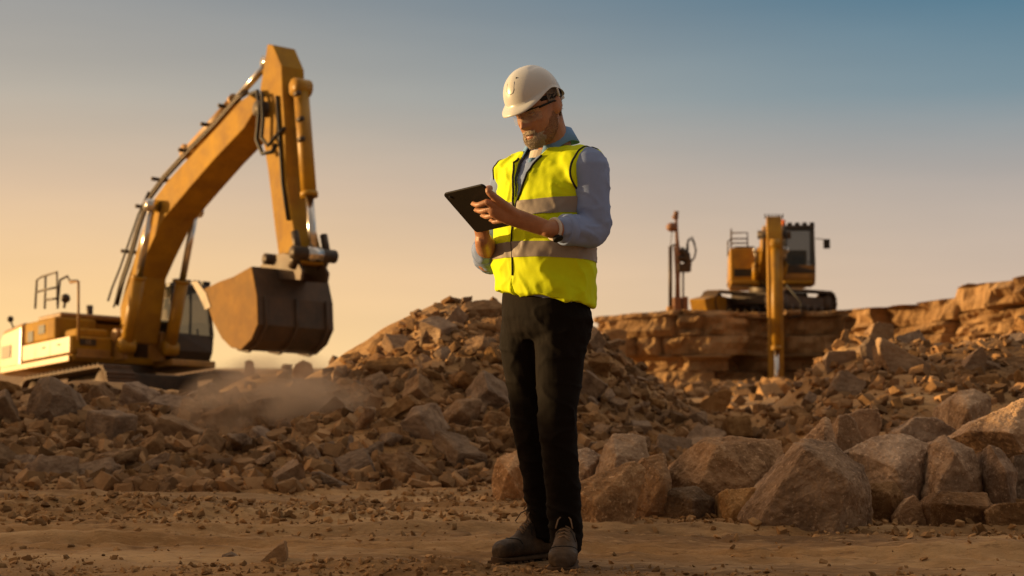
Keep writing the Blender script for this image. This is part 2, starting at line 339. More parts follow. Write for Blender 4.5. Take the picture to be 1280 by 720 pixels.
TINTS = [(1.35, 1.25, 1.1), (1.45, 1.38, 1.25), (.85, .8, .75), (1.3, 1.2, 1.1), (1.35, 1.3, 1.2), (1.2, 1.12, 1.05), (.7, .68, .66), (1.05, .98, .85), (.85, .78, .68), (1.4, 1.3, 1.15), (1.1, 1.06, 1.02), (1.4, 1.2, .9), (1.3, 1.27, 1.25), (.8, .76, .72), (1., .95, .9), (.85, .75, .65), (.8, .72, .62), (1.45, 1.4, 1.32), (1.25, 1.1, .9), (.8, .76, .72), (1.2, 1.12, 1.05), (1.25, 1.24, 1.26), (1.2, 1.16, 1.1)]
def B_(*a, **k):
    k['seed'] = len(bs)+3; k['tint'] = TINTS[len(bs)] if len(bs) < len(TINTS) else None; bs.append(boulder('boulder', *a, **k))
B_(7.75, [(712, 606), (728, 602), (793, 577), (808, 586), (800, 615), (787, 654), (735, 656), (712, 655)], 'pale speckled block right beside the man\'s left boot, cut off square on top', G1, thick=.35, inner=[(745, 630, -.05), (775, 600, -.04), (780, 648, -.05)])
B_(8.6, [(742, 604), (757, 556, .05), (766, 543, .1), (809, 546, .1), (814, 578), (812, 620), (745, 622)], 'upright block with flat top standing behind the speckled block', G1, thick=.45, inner=[(770, 570, -.12), (768, 612, -.14)])
B_(8.2, [(793, 590), (805, 572), (832, 568), (839, 600), (842, 642), (790, 646)], 'dark square block in the shade just right of the speckled block', G1, thick=.45, inner=[(830, 600, -.05)])
B_(9.3, [(616, 600), (621, 572), (648, 562), (668, 572), (668, 622), (620, 621)], 'rounded squat boulder left of the man\'s lower legs', G1, thick=.5, inner=[(635, 590, -.1)])
B_(9.0, [(700, 610), (715, 565), (735, 560), (752, 570), (748, 618), (705, 622)], 'leaning pale stone behind the man\'s calf', G1, thick=.5, inner=[(735, 585, -.1)])
B_(8.6, [(836, 592, .1), (850, 573, .1), (874, 552, .05), (882, 548, .1), (917, 545, .15), (980, 550, .15), (986, 572, .1), (962, 614), (900, 618), (846, 616, .05)], 'wide boulder with a pale slanting left face behind the small trapezoid stone', G1, thick=.7, inner=[(897, 556, -.08), (872, 606, -.16), (945, 600, -.12)])
B_(8.15, [(832, 618), (842, 611), (872, 607), (896, 624), (892, 642), (832, 644)], 'low dark slab lying in front of the wide boulder', G1, thick=.4, inner=[(866, 626, -.08)])
B_(8.0, [(900, 618), (910, 612), (944, 610), (958, 620), (950, 646), (912, 647)], 'small trapezoid stone against the left flank of the largest boulder', G1, thick=.35, inner=[(914, 640, -.06)])
B_(7.72, [(929, 648), (962, 606), (998, 554), (1008, 549), (1048, 556, .05), (1086, 584, .1), (1094, 612), (1097, 642), (1082, 654), (1040, 658), (1000, 659), (968, 657)], 'largest boulder in the foreground, a tan wedge with a sharp sloping crest', G1, thick=.75, inner=[(1006, 560, -.16), (1062, 600, -.22), (1036, 652, -.2), (950, 650, -.12), (1044, 572, -.1)])
B_(8.75, [(1004, 552), (1033, 523), (1039, 526), (1044, 548), (1056, 575), (1050, 610), (1004, 610)], 'sharp spire shaped stone rising behind the largest boulder', G1, thick=.4, inner=[(1030, 556, -.08)])
B_(9.0, [(1047, 560), (1050, 520), (1060, 517), (1070, 526), (1082, 552), (1080, 610), (1050, 610)], 'thin upright slab between the spire and the sunlit orange rock', G1, thick=.3)
B_(10.6, [(1062, 518), (1080, 512), (1100, 511), (1104, 530), (1086, 550), (1080, 575), (1068, 570)], 'sunlit orange rock with a flat face above the grooved boulder', G1, thick=.4)
B_(8.6, [(1064, 562), (1094, 546), (1134, 543), (1168, 556), (1172, 578), (1150, 618), (1116, 612), (1080, 600)], 'smooth grooved boulder with a flat sloping top right of the largest boulder', G1, thick=.6, inner=[(1120, 585, -.15), (1145, 600, -.1)])
B_(8.15, [(1088, 612), (1094, 604), (1120, 602), (1133, 620), (1127, 642), (1092, 644)], 'small dark block tucked under the grooved boulder', G1, thick=.35, inner=[(1112, 618, -.06)])
B_(8.4, [(1160, 618), (1174, 575), (1172, 552), (1186, 543), (1222, 562), (1238, 588), (1238, 625), (1200, 630)], 'tall leaning boulder with a pale left edge near the right border', G1, thick=.6, inner=[(1194, 566, -.12), (1172, 614, -.1), (1215, 600, -.1)])
B_(7.75, [(1166, 630), (1178, 615), (1238, 617), (1246, 632), (1242, 662), (1172, 664)], 'brown block with squared front on the ground at the right', G1, thick=.45, inner=[(1182, 630, -.06), (1236, 634, -.06)])
B_(7.6, [(1238, 640), (1250, 632), (1300, 626), (1318, 640), (1312, 672), (1242, 670)], 'low brown slab at the bottom right border', G1, thick=.5)
B_(8.7, [(1214, 540), (1238, 520), (1288, 499), (1340, 512), (1350, 560), (1330, 600), (1268, 566), (1240, 553)], 'big pale boulder overhanging at the right border', G1, thick=.8, inner=[(1262, 540, -.15)])
B_(8.3, [(1236, 596), (1240, 556), (1256, 562), (1275, 590), (1272, 634), (1250, 624)], 'upright tan stone propped beneath the overhanging boulder', G1, thick=.35, inner=[(1258, 590, -.08)])
B_(8.5, [(1272, 570), (1300, 566), (1350, 580), (1350, 650), (1275, 640)], 'shaded block at the right border behind the upright tan stone', G1, thick=.6)
B_(7.95, [(1122, 646), (1132, 630), (1145, 619), (1158, 632), (1170, 650), (1150, 656)], 'little pyramid of stone on the ground between two larger blocks', G1, thick=.3)
B_(10.4, [(1192, 500), (1204, 489), (1222, 486), (1244, 496), (1238, 526), (1225, 545), (1190, 540)], 'rounded grey boulder above the tall leaning boulder', G1, thick=.6, inner=[(1210, 510, -.15)])
B_(9.5, [(1128, 540), (1148, 522), (1172, 523), (1200, 536), (1192, 556), (1130, 556)], 'flattish stone lying behind the grooved boulder', G1, thick=.5)
G2 = 'large slabs on the right rubble pile'
B_(16.4, [(1100, 420), (1110, 424), (1142, 445), (1182, 466), (1178, 475), (1162, 474), (1130, 462), (1102, 440)], 'long sunlit slab sliding diagonally down the right pile', G2, thick=.5, mat='rock')
B_(16.4, [(1034, 448), (1037, 440), (1058, 438), (1077, 437), (1078, 446), (1050, 452), (1036, 455)], 'thin horizontal slab jutting out left on the right pile', G2, thick=.5, mat='rock')
B_(16.6, [(1076, 432), (1088, 420), (1104, 432), (1112, 450), (1100, 454), (1082, 444)], 'sunlit chunk at the upper end of the long diagonal slab', G2, thick=.4, mat='rock')
B_(15., [(1208, 458), (1218, 442), (1229, 432), (1238, 446), (1237, 466), (1216, 470)], 'pointed sunlit block standing on the right pile near the border', G2, thick=.4, mat='rock')
B_(17., [(1085, 424), (1092, 404), (1100, 402), (1118, 406), (1120, 426), (1100, 430)], 'grey block perched above the long diagonal slab', G2, thick=.5, mat='rock')
B_(15.5, [(1212, 478), (1216, 473), (1250, 464), (1252, 469), (1222, 480)], 'thin tilted flagstone below the pointed sunlit block', G2, thick=.4, mat='rock')
G3 = 'large stones on the middle and left rubble'
B_(12.6, [(26, 530), (31, 500), (44, 474), (60, 470), (84, 482), (93, 508), (86, 534), (50, 540)], 'biggest rounded block of the left bank, below the glinting counterweight', G3, thick=.5, mat='rock', inner=[(60, 500, -.15)])
B_(16.5, [(866, 513), (880, 500), (902, 487), (917, 487), (914, 505), (888, 522)], 'broad leaning slab in the rubble below the rock ledge', G3, thick=.4, mat='rock')
B_(11.2, [(205, 602), (214, 588), (236, 582), (256, 592), (254, 606), (225, 612)], 'dark rounded stone at the foot of the left bank', G3, thick=.35, mat='rock')
B_(11., [(258, 586), (268, 573), (300, 572), (314, 580), (310, 592), (270, 596)], 'long smooth pale stone at the foot of the left bank below the bucket', G3, thick=.3, mat='rock')
B_(12.2, [(402, 510), (418, 495), (432, 508), (424, 528), (410, 524)], 'diamond shaped stone beside the drifting dust', G3, thick=.25, mat='rock')
B_(6.25, [(318, 708), (334, 696), (348, 680), (354, 676), (357, 690), (357, 706), (338, 710)], 'small sharp pyramid of stone on the foreground dirt', 'loose stones on the foreground dirt', thick=.12, mat='rock')
B_(6.35, [(272, 708), (276, 694), (286, 690), (296, 698), (298, 708)], 'small knobbly stone left of the sharp pyramid stone', 'loose stones on the foreground dirt', thick=.1, mat='rock')
B_(8.4, [(230, 640), (236, 627), (252, 626), (257, 632), (254, 642), (236, 645)], 'squarish ochre stone on the dirt in front of the left bank', 'loose stones on the foreground dirt', thick=.15, mat='rock')
B_(33, [(305, 463), (306, 452), (311, 450), (316, 452), (317, 463)], 'lone dark boulder on the far skyline under the bucket', 'boulders on the skyline', thick=.25, mat='rock', drop=.12)
B_(24, [(365, 466), (367, 456), (378, 450), (388, 454), (392, 466)], 'jagged rock on the skyline right of the bucket\'s lower edge', 'boulders on the skyline', thick=.4, mat='rock', drop=.12)
B_(40, [(1203, 366), (1204, 356), (1212, 354), (1226, 355), (1228, 366)], 'small flat cap stone on top of the sunlit ridge', 'cap stones on the sunlit ridge', thick=.5, mat='ledge', drop=.1)
B_(39, [(1234, 378), (1236, 356), (1244, 352), (1270, 353), (1276, 362), (1272, 380)], 'large square cap rock on top of the sunlit ridge', 'cap stones on the sunlit ridge', thick=.8, mat='ledge', drop=.1)
B_(47, [(752, 426), (754, 412), (770, 410), (784, 414), (784, 428)], 'sunlit rock left of the ledge, over the heap\'s shoulder', G3, thick=1., mat='ledge', drop=.5)
taken = []
for o in bs:
    cx = [project(Vector(v)+o.location) for v in o.bound_box]; taken.append((min(a for a, b in cx), max(a for a, b in cx), min(b for a, b in cx), max(b for a, b in cx), o.location.y))

# scattered rocks, biggest first; each is an object of its own
rs = random.Random(11); shapes = list(SHAPES); rocks = []; used = []
zones = [(-60, 105, 'bank below the counterweight'), (105, 215, 'bank below the boom foot'), (215, 300, 'bank below the cab'), (300, 390, 'bank below the bucket'), (390, 500, 'left flank of the central heap'), (500, 630, 'central heap left of the man'), (630, 800, 'heap right of the man'), (800, 915, 'slope under the rock ledge'), (915, 1020, 'hollow below the far excavator'), (1020, 1150, 'left half of right pile'), (1150, 1340, 'right end of right pile')]
tries = 0
while len(rocks) < 255 and tries < 60000:
    tries += 1
    px = rs.uniform(-30, 1310); Dc = float(np.interp(px, BX, BD)); Db = float(np.interp(px, BX, BB)); t = rs.random()**1.15
    D = Db-.15+(Dc+.1-Db)*t
    if px > 820 and D < 11.5: continue
    ph = max(0., 1-len(rocks)/256.); size = (.095+.22*ph**2)*rs.uniform(.8, 1.2)
    if px > 450 and D > 13: size *= .95
    if 780 < px < 1010 and t > .6: size = min(size, .13)
    x = (px-640)/PXF*D
    z = Hs(x, D); qx, qy = project((x, D, z+size*.2)); rpx = size*PXF/D
    if any(a-rpx*.2 < qx < b+rpx*.2 and c-rpx*.2 < qy < d+rpx*.2 and abs(yy-D) < 2.5 for a, b, c, d, yy in taken): continue
    if any((qx-a)**2+((qy-b)*1.25)**2 < (.36*(rpx+r))**2 for a, b, r in used): continue
    used.append((qx, qy, rpx)); sh = rs.choice(shapes)
    o = link('rock', rs.choice(TEMPL[sh]), None)
    o.location = (x, D, z+size*.16); sc = size*rs.uniform(.9, 1.1); o.scale = (sc, sc*rs.uniform(.8, 1.1), sc*rs.uniform(.85, 1.15))
    o.rotation_euler = (rs.gauss(0, .45), rs.gauss(0, .45), rs.uniform(0, 6.28))
    zn = next(zz[2] for zz in zones if zz[0] <= qx < zz[1]) if -60 <= qx < 1340 else zones[-1][2]
    band = 'at the foot of' if t < .25 else 'low on' if t < .5 else 'midway up' if t < .78 else 'near the top of'
    rocks.append((o, zn, band, sh, qx, size))
cells = {}
for r in rocks: cells.setdefault((r[1], r[2], r[3]), []).append(r)
ORD = ['first', 'second', 'third', 'fourth', 'fifth', 'sixth', 'seventh', 'eighth']
for (zn, band, sh), l in cells.items():
    l.sort(key=lambda r: r[4])
    for i, r in enumerate(l):
        if len(l) == 1: lab = f'{sh} of stone {band} the {zn}'
        elif len(l) == 2: lab = f'{("left-hand","right-hand")[i]} {sh} of stone {band} the {zn}'
        else: lab = f'{ORD[i]} {sh} from left {band} the {zn}'
        tag(r[0], lab, 'rock', 'rocks of the rubble banks')

# the countless smaller stones: one object
def scatter_stones(name, count, sampler, mat, label, cat):
    vs = []; fs = []; nv = 0; tm = []
    for k in range(14):
        r = random.Random(500+k); dims = (1, r.uniform(.5, .95), r.uniform(.25, .75))
        bm = bmesh.new()
        if name == 'gravel' or k % 3 == 0: sp0 = [tuple((Vector((r.gauss(0, 1), r.gauss(0, 1), r.gauss(0, 1))).normalized()*r.uniform(.4, .56))[i]*dims[i] for i in range(3)) for _ in range(16)]
        else: sp0 = block_pts(r, dims, r.choice((.35, .6, .95)))+[tuple((Vector((r.gauss(0, 1), r.gauss(0, 1), r.gauss(0, 1))).normalized()*.55)[i]*dims[i] for i in range(3)) for _ in range(5)]
        for p in sp0: bm.verts.new(p)
        bmesh.ops.convex_hull(bm, input=bm.verts); bmesh.ops.delete(bm, geom=[v for v in bm.verts if not v.link_faces], context='VERTS')
        bmesh.ops.triangulate(bm, faces=bm.faces); bm.verts.index_update()
        tm.append((np.array([v.co[:] for v in bm.verts]), np.array([[v.index for v in f.verts] for f in bm.faces]))); bm.free()
    P = sampler(count)
    for i in range(len(P)):
        x, y, s = P[i]; v, f = tm[i % 14]
        e = Matrix.Rotation(RNG.uniform(0, 6.28), 3, 'Z') @ Matrix.Rotation(RNG.normal(0, .6), 3, 'X') @ Matrix.Rotation(RNG.normal(0, .6), 3, 'Y')
        vs.append((v*s) @ np.array(e).T+np.array([x, y, 0])); fs.append(f+nv); nv += len(v)
    zc = H(P[:, 0], P[:, 1])+P[:, 2]*.12
    for i in range(len(P)): vs[i][:, 2] += zc[i]
    V = np.concatenate(vs); Fc = np.concatenate(fs); me = bpy.data.meshes.new(name); me.vertices.add(len(V)); me.vertices.foreach_set('co', V.ravel())
    me.loops.add(Fc.size); me.loops.foreach_set('vertex_index', Fc.ravel()); me.polygons.add(len(Fc)); me.polygons.foreach_set('loop_start', np.arange(0, Fc.size, 3)); me.polygons.foreach_set('use_smooth', np.zeros(len(Fc), bool)); me.update(); me.validate()
    return tag(link(name, me, mat), label, cat, None, 'stuff')
def samp_rubble(n):
    px = RNG.uniform(-260, 1560, n); Dc = np.interp(px, BX, BD); Db = np.interp(px, BX, BB); t = RNG.random(n)**.95
    D = Db-.5+(Dc+.5-Db)*t; s = (.016+.15*RNG.random(n)**3.2)*np.where((px > 780) & (px < 1010) & (t > .6), .7, 1)
    P = np.stack([(px-640)/PXF*D, D, s], -1); m = 1700
    y2 = RNG.uniform(30, 48.5, m); x2 = RNG.uniform(1.2, 15, m)*y2/48; s2 = (.08+.42*RNG.random(m)**2.4); P2 = np.stack([x2, y2, s2], -1); m = 500
    y3 = RNG.uniform(20, 34, m); x3 = RNG.uniform(-7, 12, m); P3_ = np.stack([x3, y3, .06+.3*RNG.random(m)**3], -1); return np.concatenate([P, P2, P3_])
scatter_stones('rubble', 19000, samp_rubble, M['rubble'], 'mass of small broken stone covering the rubble banks', 'rubble')
def samp_gravel(n):
    out = []
    while len(out) < n:
        y = 5.3+5.6*RNG.random()**1.25; x = RNG.uniform(-.42, .42)*y
        dens = .05+1.9*max(0, float(fbm(np.array([x*.5]), np.array([y*1.6]), 1.1, 3)[0])+.02)
        for cx, cy, rx, ry, a in ((-.16, 5.92, .5, .2, 1.2), (-.75, 6.02, .7, .16, .7), (-2.1, 8.2, 1.2, .45, .9), (-1.0, 7.9, 1.0, .3, .8)):
            dens += a*math.exp(-((x-cx)/rx)**2-((y-cy)/ry)**2)
        if RNG.random() < dens: out.append((x, y, (.004+.034*RNG.random()**4.2)*(1 if y < 7 else 1.7)))
    return np.array(out)
scatter_stones('gravel', 17000, samp_gravel, M['gravel'], 'loose gravel and dirt clods on the quarry floor', 'gravel')

# ------------------------------------------------------------------ rock ledge and sunlit ridge (layered cliffs)
def cliff(name, path, z0, ztop, layers, depth, back, seed, mat, step=.11, rough=.1, label=None):
    r = random.Random(seed); pts = []
    for (a, b) in zip(path[:-1], path[1:]):
        L = math.hypot(b[0]-a[0], b[1]-a[1]); n = max(1, int(L/step))
        for i in range(n): pts.append((a[0]+(b[0]-a[0])*i/n, a[1]+(b[1]-a[1])*i/n))
    pts.append(path[-1]); P = np.array(pts); T = np.gradient(P, axis=0); T /= np.linalg.norm(T, axis=1)[:, None]+1e-9
    k = np.ones(9)/9; Tn = np.stack([np.convolve(np.pad(T[:, i], 4, 'edge'), k, 'valid') for i in (0, 1)], -1); Nn = np.stack([Tn[:, 1], -Tn[:, 0]], -1)
    s = np.concatenate([[0], np.cumsum(np.hypot(*np.diff(P, axis=0).T))]); zt = np.array([ztop(v) for v in s])
    hs = []; h = 0
    while h < 1: hs.append(h); h += r.uniform(*layers)
    hs.append(1.); rows = []; offs = []
    for li in range(len(hs)-1):
        o = np.zeros(len(s)); c = 0; sh = r.uniform(-.5, .5)
        while c < s[-1]:
            w = r.uniform(.6, 2.4); msk = (s >= c) & (s < c+w); o[msk] = r.uniform(-1, .9)*depth+sh*depth; o[(s >= c) & (s < c+.13)] -= .35*depth; c += w
        a, b = hs[li], hs[li+1]; e = min(.012, (b-a)*.12)
        for tt, ins in ((a+e*.4, -.06), (a+e, 0), (a*.66+b*.34, .02), (a*.34+b*.66, .02), (b-e, 0), (b-e*.4, -.06)): rows.append(tt); offs.append(o+ins)
    rows = np.array(rows); offs = np.array(offs)
    zz = z0+(zt[None]-z0)*rows[:, None]; lean = np.where(rows > .5, .55, 0.)[:, None]*depth+np.maximum(0, .3-rows[:, None])*depth*2.5
    nz = rough*np.stack([fbm(s, np.full_like(s, 7*seed+t*9), 1.6, 6, .65) for t in rows])
    off = offs*.8+lean+nz; xx = P[None, :, 0]+Nn[None, :, 0]*off; yy = P[None, :, 1]+Nn[None, :, 1]*off
    zz = zz+.035*np.stack([fbm(s, np.full_like(s, 3*seed+t*4), 1.1, 4) for t in rows])
    V = np.stack([xx, yy, zz], -1); nr, ns = V.shape[:2]; verts = V.reshape(-1, 3).tolist(); faces = []
    for i in range(nr-1):
        for j in range(ns-1): faces.append((i*ns+j, i*ns+j+1, (i+1)*ns+j+1, (i+1)*ns+j))
    base = (nr-1)*ns; prev = list(range(base, base+ns))
    for q in range(1, 9):
        cur = []; t = q/8
        for j in range(ns):
            tx, ty = V[-1, j, 0]*(1-t)+back[0]*t, V[-1, j, 1]*(1-t)+back[1]*t; verts.append((tx, ty, V[-1, j, 2]+float(mnoise.noise((tx*.6, ty*.6, seed)))*.12*min(1, t*3)+.05*t)); cur.append(len(verts)-1)
        for j in range(ns-1): faces.append((prev[j], prev[j+1], cur[j+1], cur[j]))
        prev = cur
    me = bpy.data.meshes.new(name); me.from_pydata(verts, [], faces); bm = bmesh.new(); bm.from_mesh(me); bmesh.ops.recalc_face_normals(bm, faces=bm.faces)
    for f in bm.faces: f.smooth = False
    bm.to_mesh(me); bm.free()
    o = link(name, me, M[mat]); return tag(o, kind='structure')
cliff('rock_ledge', [(4.6, 76), (3.25, 52), (3.3, 48.6), (5.2, 47.8), (6.6, 48.4), (7.6, 49.2), (11, 49.2), (13, 48.8), (24, 48.6)], -.3, lambda s: 2.28+.06*math.sin(s*.9)+(.14 if s > 32 else 0), (.12, .26), .55, (14, 72), 3, 'ledge', rough=.25)
cliff('rock_ridge', [(11.5, 60), (9.15, 43), (10.2, 40.8), (11.2, 39.4), (13.6, 36.2), (19, 34)], -.2, lambda s: 2.2+.09*max(0, s-18.5)+(.22 if s > 20.4 else 0)-.5*max(0, 17.6-s)*.3, (.09, .2), .5, (19, 52), 8, 'ledge', rough=.3)

# ------------------------------------------------------------------ excavators (x forward, y left, z up in the machine's own frame)
def frame(psi, pitch, roll, C):
    p, a, r = (math.radians(v) for v in (psi, pitch, roll))
    F = Vector((math.cos(p)*math.cos(a), math.sin(p)*math.cos(a), math.sin(a))); L0 = Vector((-math.sin(p), math.cos(p), 0)); Z0 = F.cross(L0)
    L = L0*math.cos(r)-Z0*math.sin(r); Z = F.cross(L); m = Matrix((F, L, Z)).transposed().to_4x4(); m.translation = C; return m
def tracer(Mx):
    inv = Mx.inverted()
    def tr(px, py, w=0.):
        o = inv @ Vector(EYE); d = (inv.to_3x3() @ Vector(ray(px, py))); t = (w-o.y)/d.y; p = o+d*t; return (p.x, p.z)
    return tr
def track(par, w, L=3.9, h=.86, wid=.6, x0=0):
    r = h/2-.04; a, b = x0-L/2+r, x0+L/2-r; n = 46; per = 2*(b-a)+2*math.pi*r; mb = MB(); core = []
    def pos(s):
        s %= per
        if s < b-a: return a+s, 0.04, 0, 
        s -= b-a
        if s < math.pi*r: an = s/r; return b+r*math.sin(an), .04+r-r*math.cos(an), an
        s -= math.pi*r
        if s < b-a: return b-s, .04+2*r, math.pi
        s -= b-a; an = math.pi+s/r; return a+r*math.sin(an), .04+r-r*math.cos(an), an
    for i in range(n):
        x, z, an = pos(per*i/n); M4 = Matrix.Translation((x, w, z)) @ Matrix.Rotation(-an, 4, 'Y'); g = per/n*.47
        mb.box(-g, g, -wid/2, wid/2, -.025, .025, M4); mb.box(-.02, .02, -wid/2, wid/2, -.06, -.02, M4)
    t = mb.build('track', M['track'], par)
    fr = MB(); fr.prism([(a-.1, .25), (b+.1, .25), (b+.05, .6), (a-.05, .6)], w-.16, w+.16)
    for k in range(7): fr.tube([(a+(b-a)*k/6, w-.2, .2), (a+(b-a)*k/6, w+.2, .2)], .12, 10)
    for x in (a, b): fr.tube([(x, w-.2, .04+r), (x, w+.2, .04+r)], r-.06, 18)
    fr.build('track_frame', M['track'], t); return t
def cyl(par, name, p0, p1, w, rb, frac, mat='paint', rodr=None):
    p0 = Vector((p0[0], w, p0[1])); p1 = Vector((p1[0], w, p1[1])); m = p0.lerp(p1, frac); mb = MB()
    mb.tube([p0, m], rb, 14); mb.tube([m.lerp(p0, .04), m], rb*1.15, 14); mb.tube([p0-Vector((0, rb*1.1, 0)), p0+Vector((0, rb*1.1, 0))], rb*1.2, 12)
    c = mb.build(name, M[mat], par); rd = MB(); rd.tube([m, p1], rodr or rb*.55, 12); rd.tube([p1-Vector((0, rb, 0)), p1+Vector((0, rb, 0))], rb*.95, 12)
    rd.build('rod', M['chrome'], c); return c
def rail(par, pts_list, r=.022, name='handrail', mat='darkmetal'):
    mb = MB()
    for pts in pts_list: mb.tube(pts, r, 7)
    return mb.build(name, M[mat], par)

# near excavator, left
C1 = at(165, 521, 34.5); M1 = frame(-50, 4.5, 3, C1); tr = tracer(M1)
ex = thing('excavator', 'big yellow excavator on the left holding its full bucket raised beside the raised boom', 'excavator', M1, 'excavators in the quarry')
for w in (-1.25, 1.25): track(ex, w)
mb = MB(); mb.box(-.9, .9, -1., 1., .35, .8); mb.tube([(-.6, 0, .78), (-.6, 0, 1.05)], .75, 24); mb.build('undercarriage', M['darkmetal'], ex, .03)
# upper body
mb = MB(); mb.box(-2.2, .1, -1.38, 1.36, 1.05, 1.2); mb.box(-2.2, .1, -1.40, -.5, 1.2, 1.56); mb.box(-2.2, -.75, -1.36, -.45, 1.56, 2.02); mb.box(-2.2, -1.0, -.45, 1.36, 1.2, 1.98); mb.box(-.75, -.1, -1.2, -.5, 1.56, 1.74); mb.build('house', M['boom_paint'], ex, .05)
mb = MB(); mb.prism([(-2.22, 1.02), (-3.3, 1.0), (-3.42, 1.18), (-3.42, 1.78), (-3.25, 1.98), (-2.22, 2.06)], -1.4, 1.4); mb.build('counterweight', M['clean_paint'], ex, .12, 4)
mb = MB(); mb.box(-3.2, .08, -1.44, -1.40, 1.04, 1.17); mb.build('side_skirt', M['clean_paint'], ex, .015)
mb = MB(); mb.box(-2.15, .05, -1.412, -1.398, 1.22, 1.54); mb.build('side_panel', M['clean_paint'], ex, .005)
mb = MB(); mb.box(-1.95, -.85, -1.2, .9, 2.02, 2.14); mb.build('engine_hood', M['paint_dirty'], ex, .05)
for q in ((-1.5, -1.2, -1.375, -1.35, 1.72, 1.9), (-2.0, -1.75, -1.375, -1.35, 1.6, 1.82)): mb = MB(); mb.box(*q); mb.build('vent', M['black'], ex)
mb = MB(); mb.box(-3.2, -2.75, -1.415, -1.39, 1.35, 1.62); mb.build('side_grille', M['darkmetal'], ex)
mb = MB(); mb.tube([(-1.6, -.2, 2.1), (-1.6, -.2, 2.42)], .07, 12); mb.build('exhaust', M['darkmetal'], ex)
# front of right-hand platform: badge, step, box
for q in ((-2.16, -1.412, 1.22, 1.52, .02, .3), (-1.55, -1.412, 1.22, 1.52, .02, .3), (-.85, -1.412, 1.22, 1.52, .02, .3), (-.2, -1.412, 1.22, 1.52, .02, .3)): mb = MB(); mb.box(q[0], q[0]+.02, q[1], q[1]+.01, q[2], q[3]); mb.build('panel_gap', M['black'], ex)
for u in (-1.2, -.5): mb = MB(); mb.box(u, u+.12, -1.43, -1.41, 1.40, 1.43); mb.build('panel_handle', M['darkmetal'], ex)
q0 = MB(); q0.box(.1, .125, -1.22, -.88, 1.38, 1.5); bd = q0.build('badge', M['label'], ex)
cu = bpy.data.curves.new('lettering', 'FONT'); cu.body = 'E8'; cu.size = .12; cu.extrude = .003; cu.align_x = 'CENTER'
tm_ = bpy.data.objects.new('tmp', cu); COL.objects.link(tm_); bpy.context.view_layer.update(); to = bpy.data.objects.new('lettering', bpy.data.meshes.new_from_object(tm_.evaluated_get(bpy.context.evaluated_depsgraph_get()))); bpy.data.objects.remove(tm_); COL.objects.link(to); to.parent = bd; to.location = (.127, -1.05, 1.40); to.rotation_euler = (math.pi/2, 0, math.pi/2); to.data.materials.clear(); to.data.materials.append(M['letter'])
mb = MB(); mb.box(.1, .16, -1.3, -.55, 1.12, 1.17); mb.box(.1, .13, -1.28, -.56, 1.17, 1.3); mb.build('step', M['paint_dirty'], ex, .01)
rail(ex, [[tr(98, 425, -1.3)[:1]+(-1.3,)+tr(98, 425, -1.3)[1:], (tr(98, 352, -1.3)[0], -1.3, tr(98, 352, -1.3)[1]), (tr(88, 353, -1.3)[0], -1.3, tr(88, 353, -1.3)[1])]], .028, mat='paint_dirty')
def P3(px, py, w): u, z = tr(px, py, w); return (u, w, z)
rail(ex, [[P3(44, 386, -.9), P3(46, 350, -.9), P3(52, 346, -.9), P3(71, 340, -.9), P3(72, 382, -.9)], [P3(56, 386, -.9), P3(57, 346, -.9)], [P3(46, 365, -.9), P3(57, 362, -.9), P3(72, 359, -.9)], [P3(57, 375, -.9), P3(72, 373, -.9)],
          [P3(75, 350, -.6), P3(84, 345, -.6), P3(87, 351, -.6), P3(97, 351, -.6)], [P3(72, 386, -.6), P3(75, 350, -.6)]], .024)
mb = MB(); mb.ball(P3(13, 399, -1.2), .07); mb.tube([P3(13, 401, -1.2), P3(17, 410, -1.2)], .02, 6); mb.build('mirror', M['black'], ex)
mb = MB(); mb.ball(P3(82, 373, -.7), .1); mb.tube([P3(80, 385, -.7), P3(82, 373, -.7)], .03, 6); mb.build('air_cleaner', M['darkmetal'], ex)
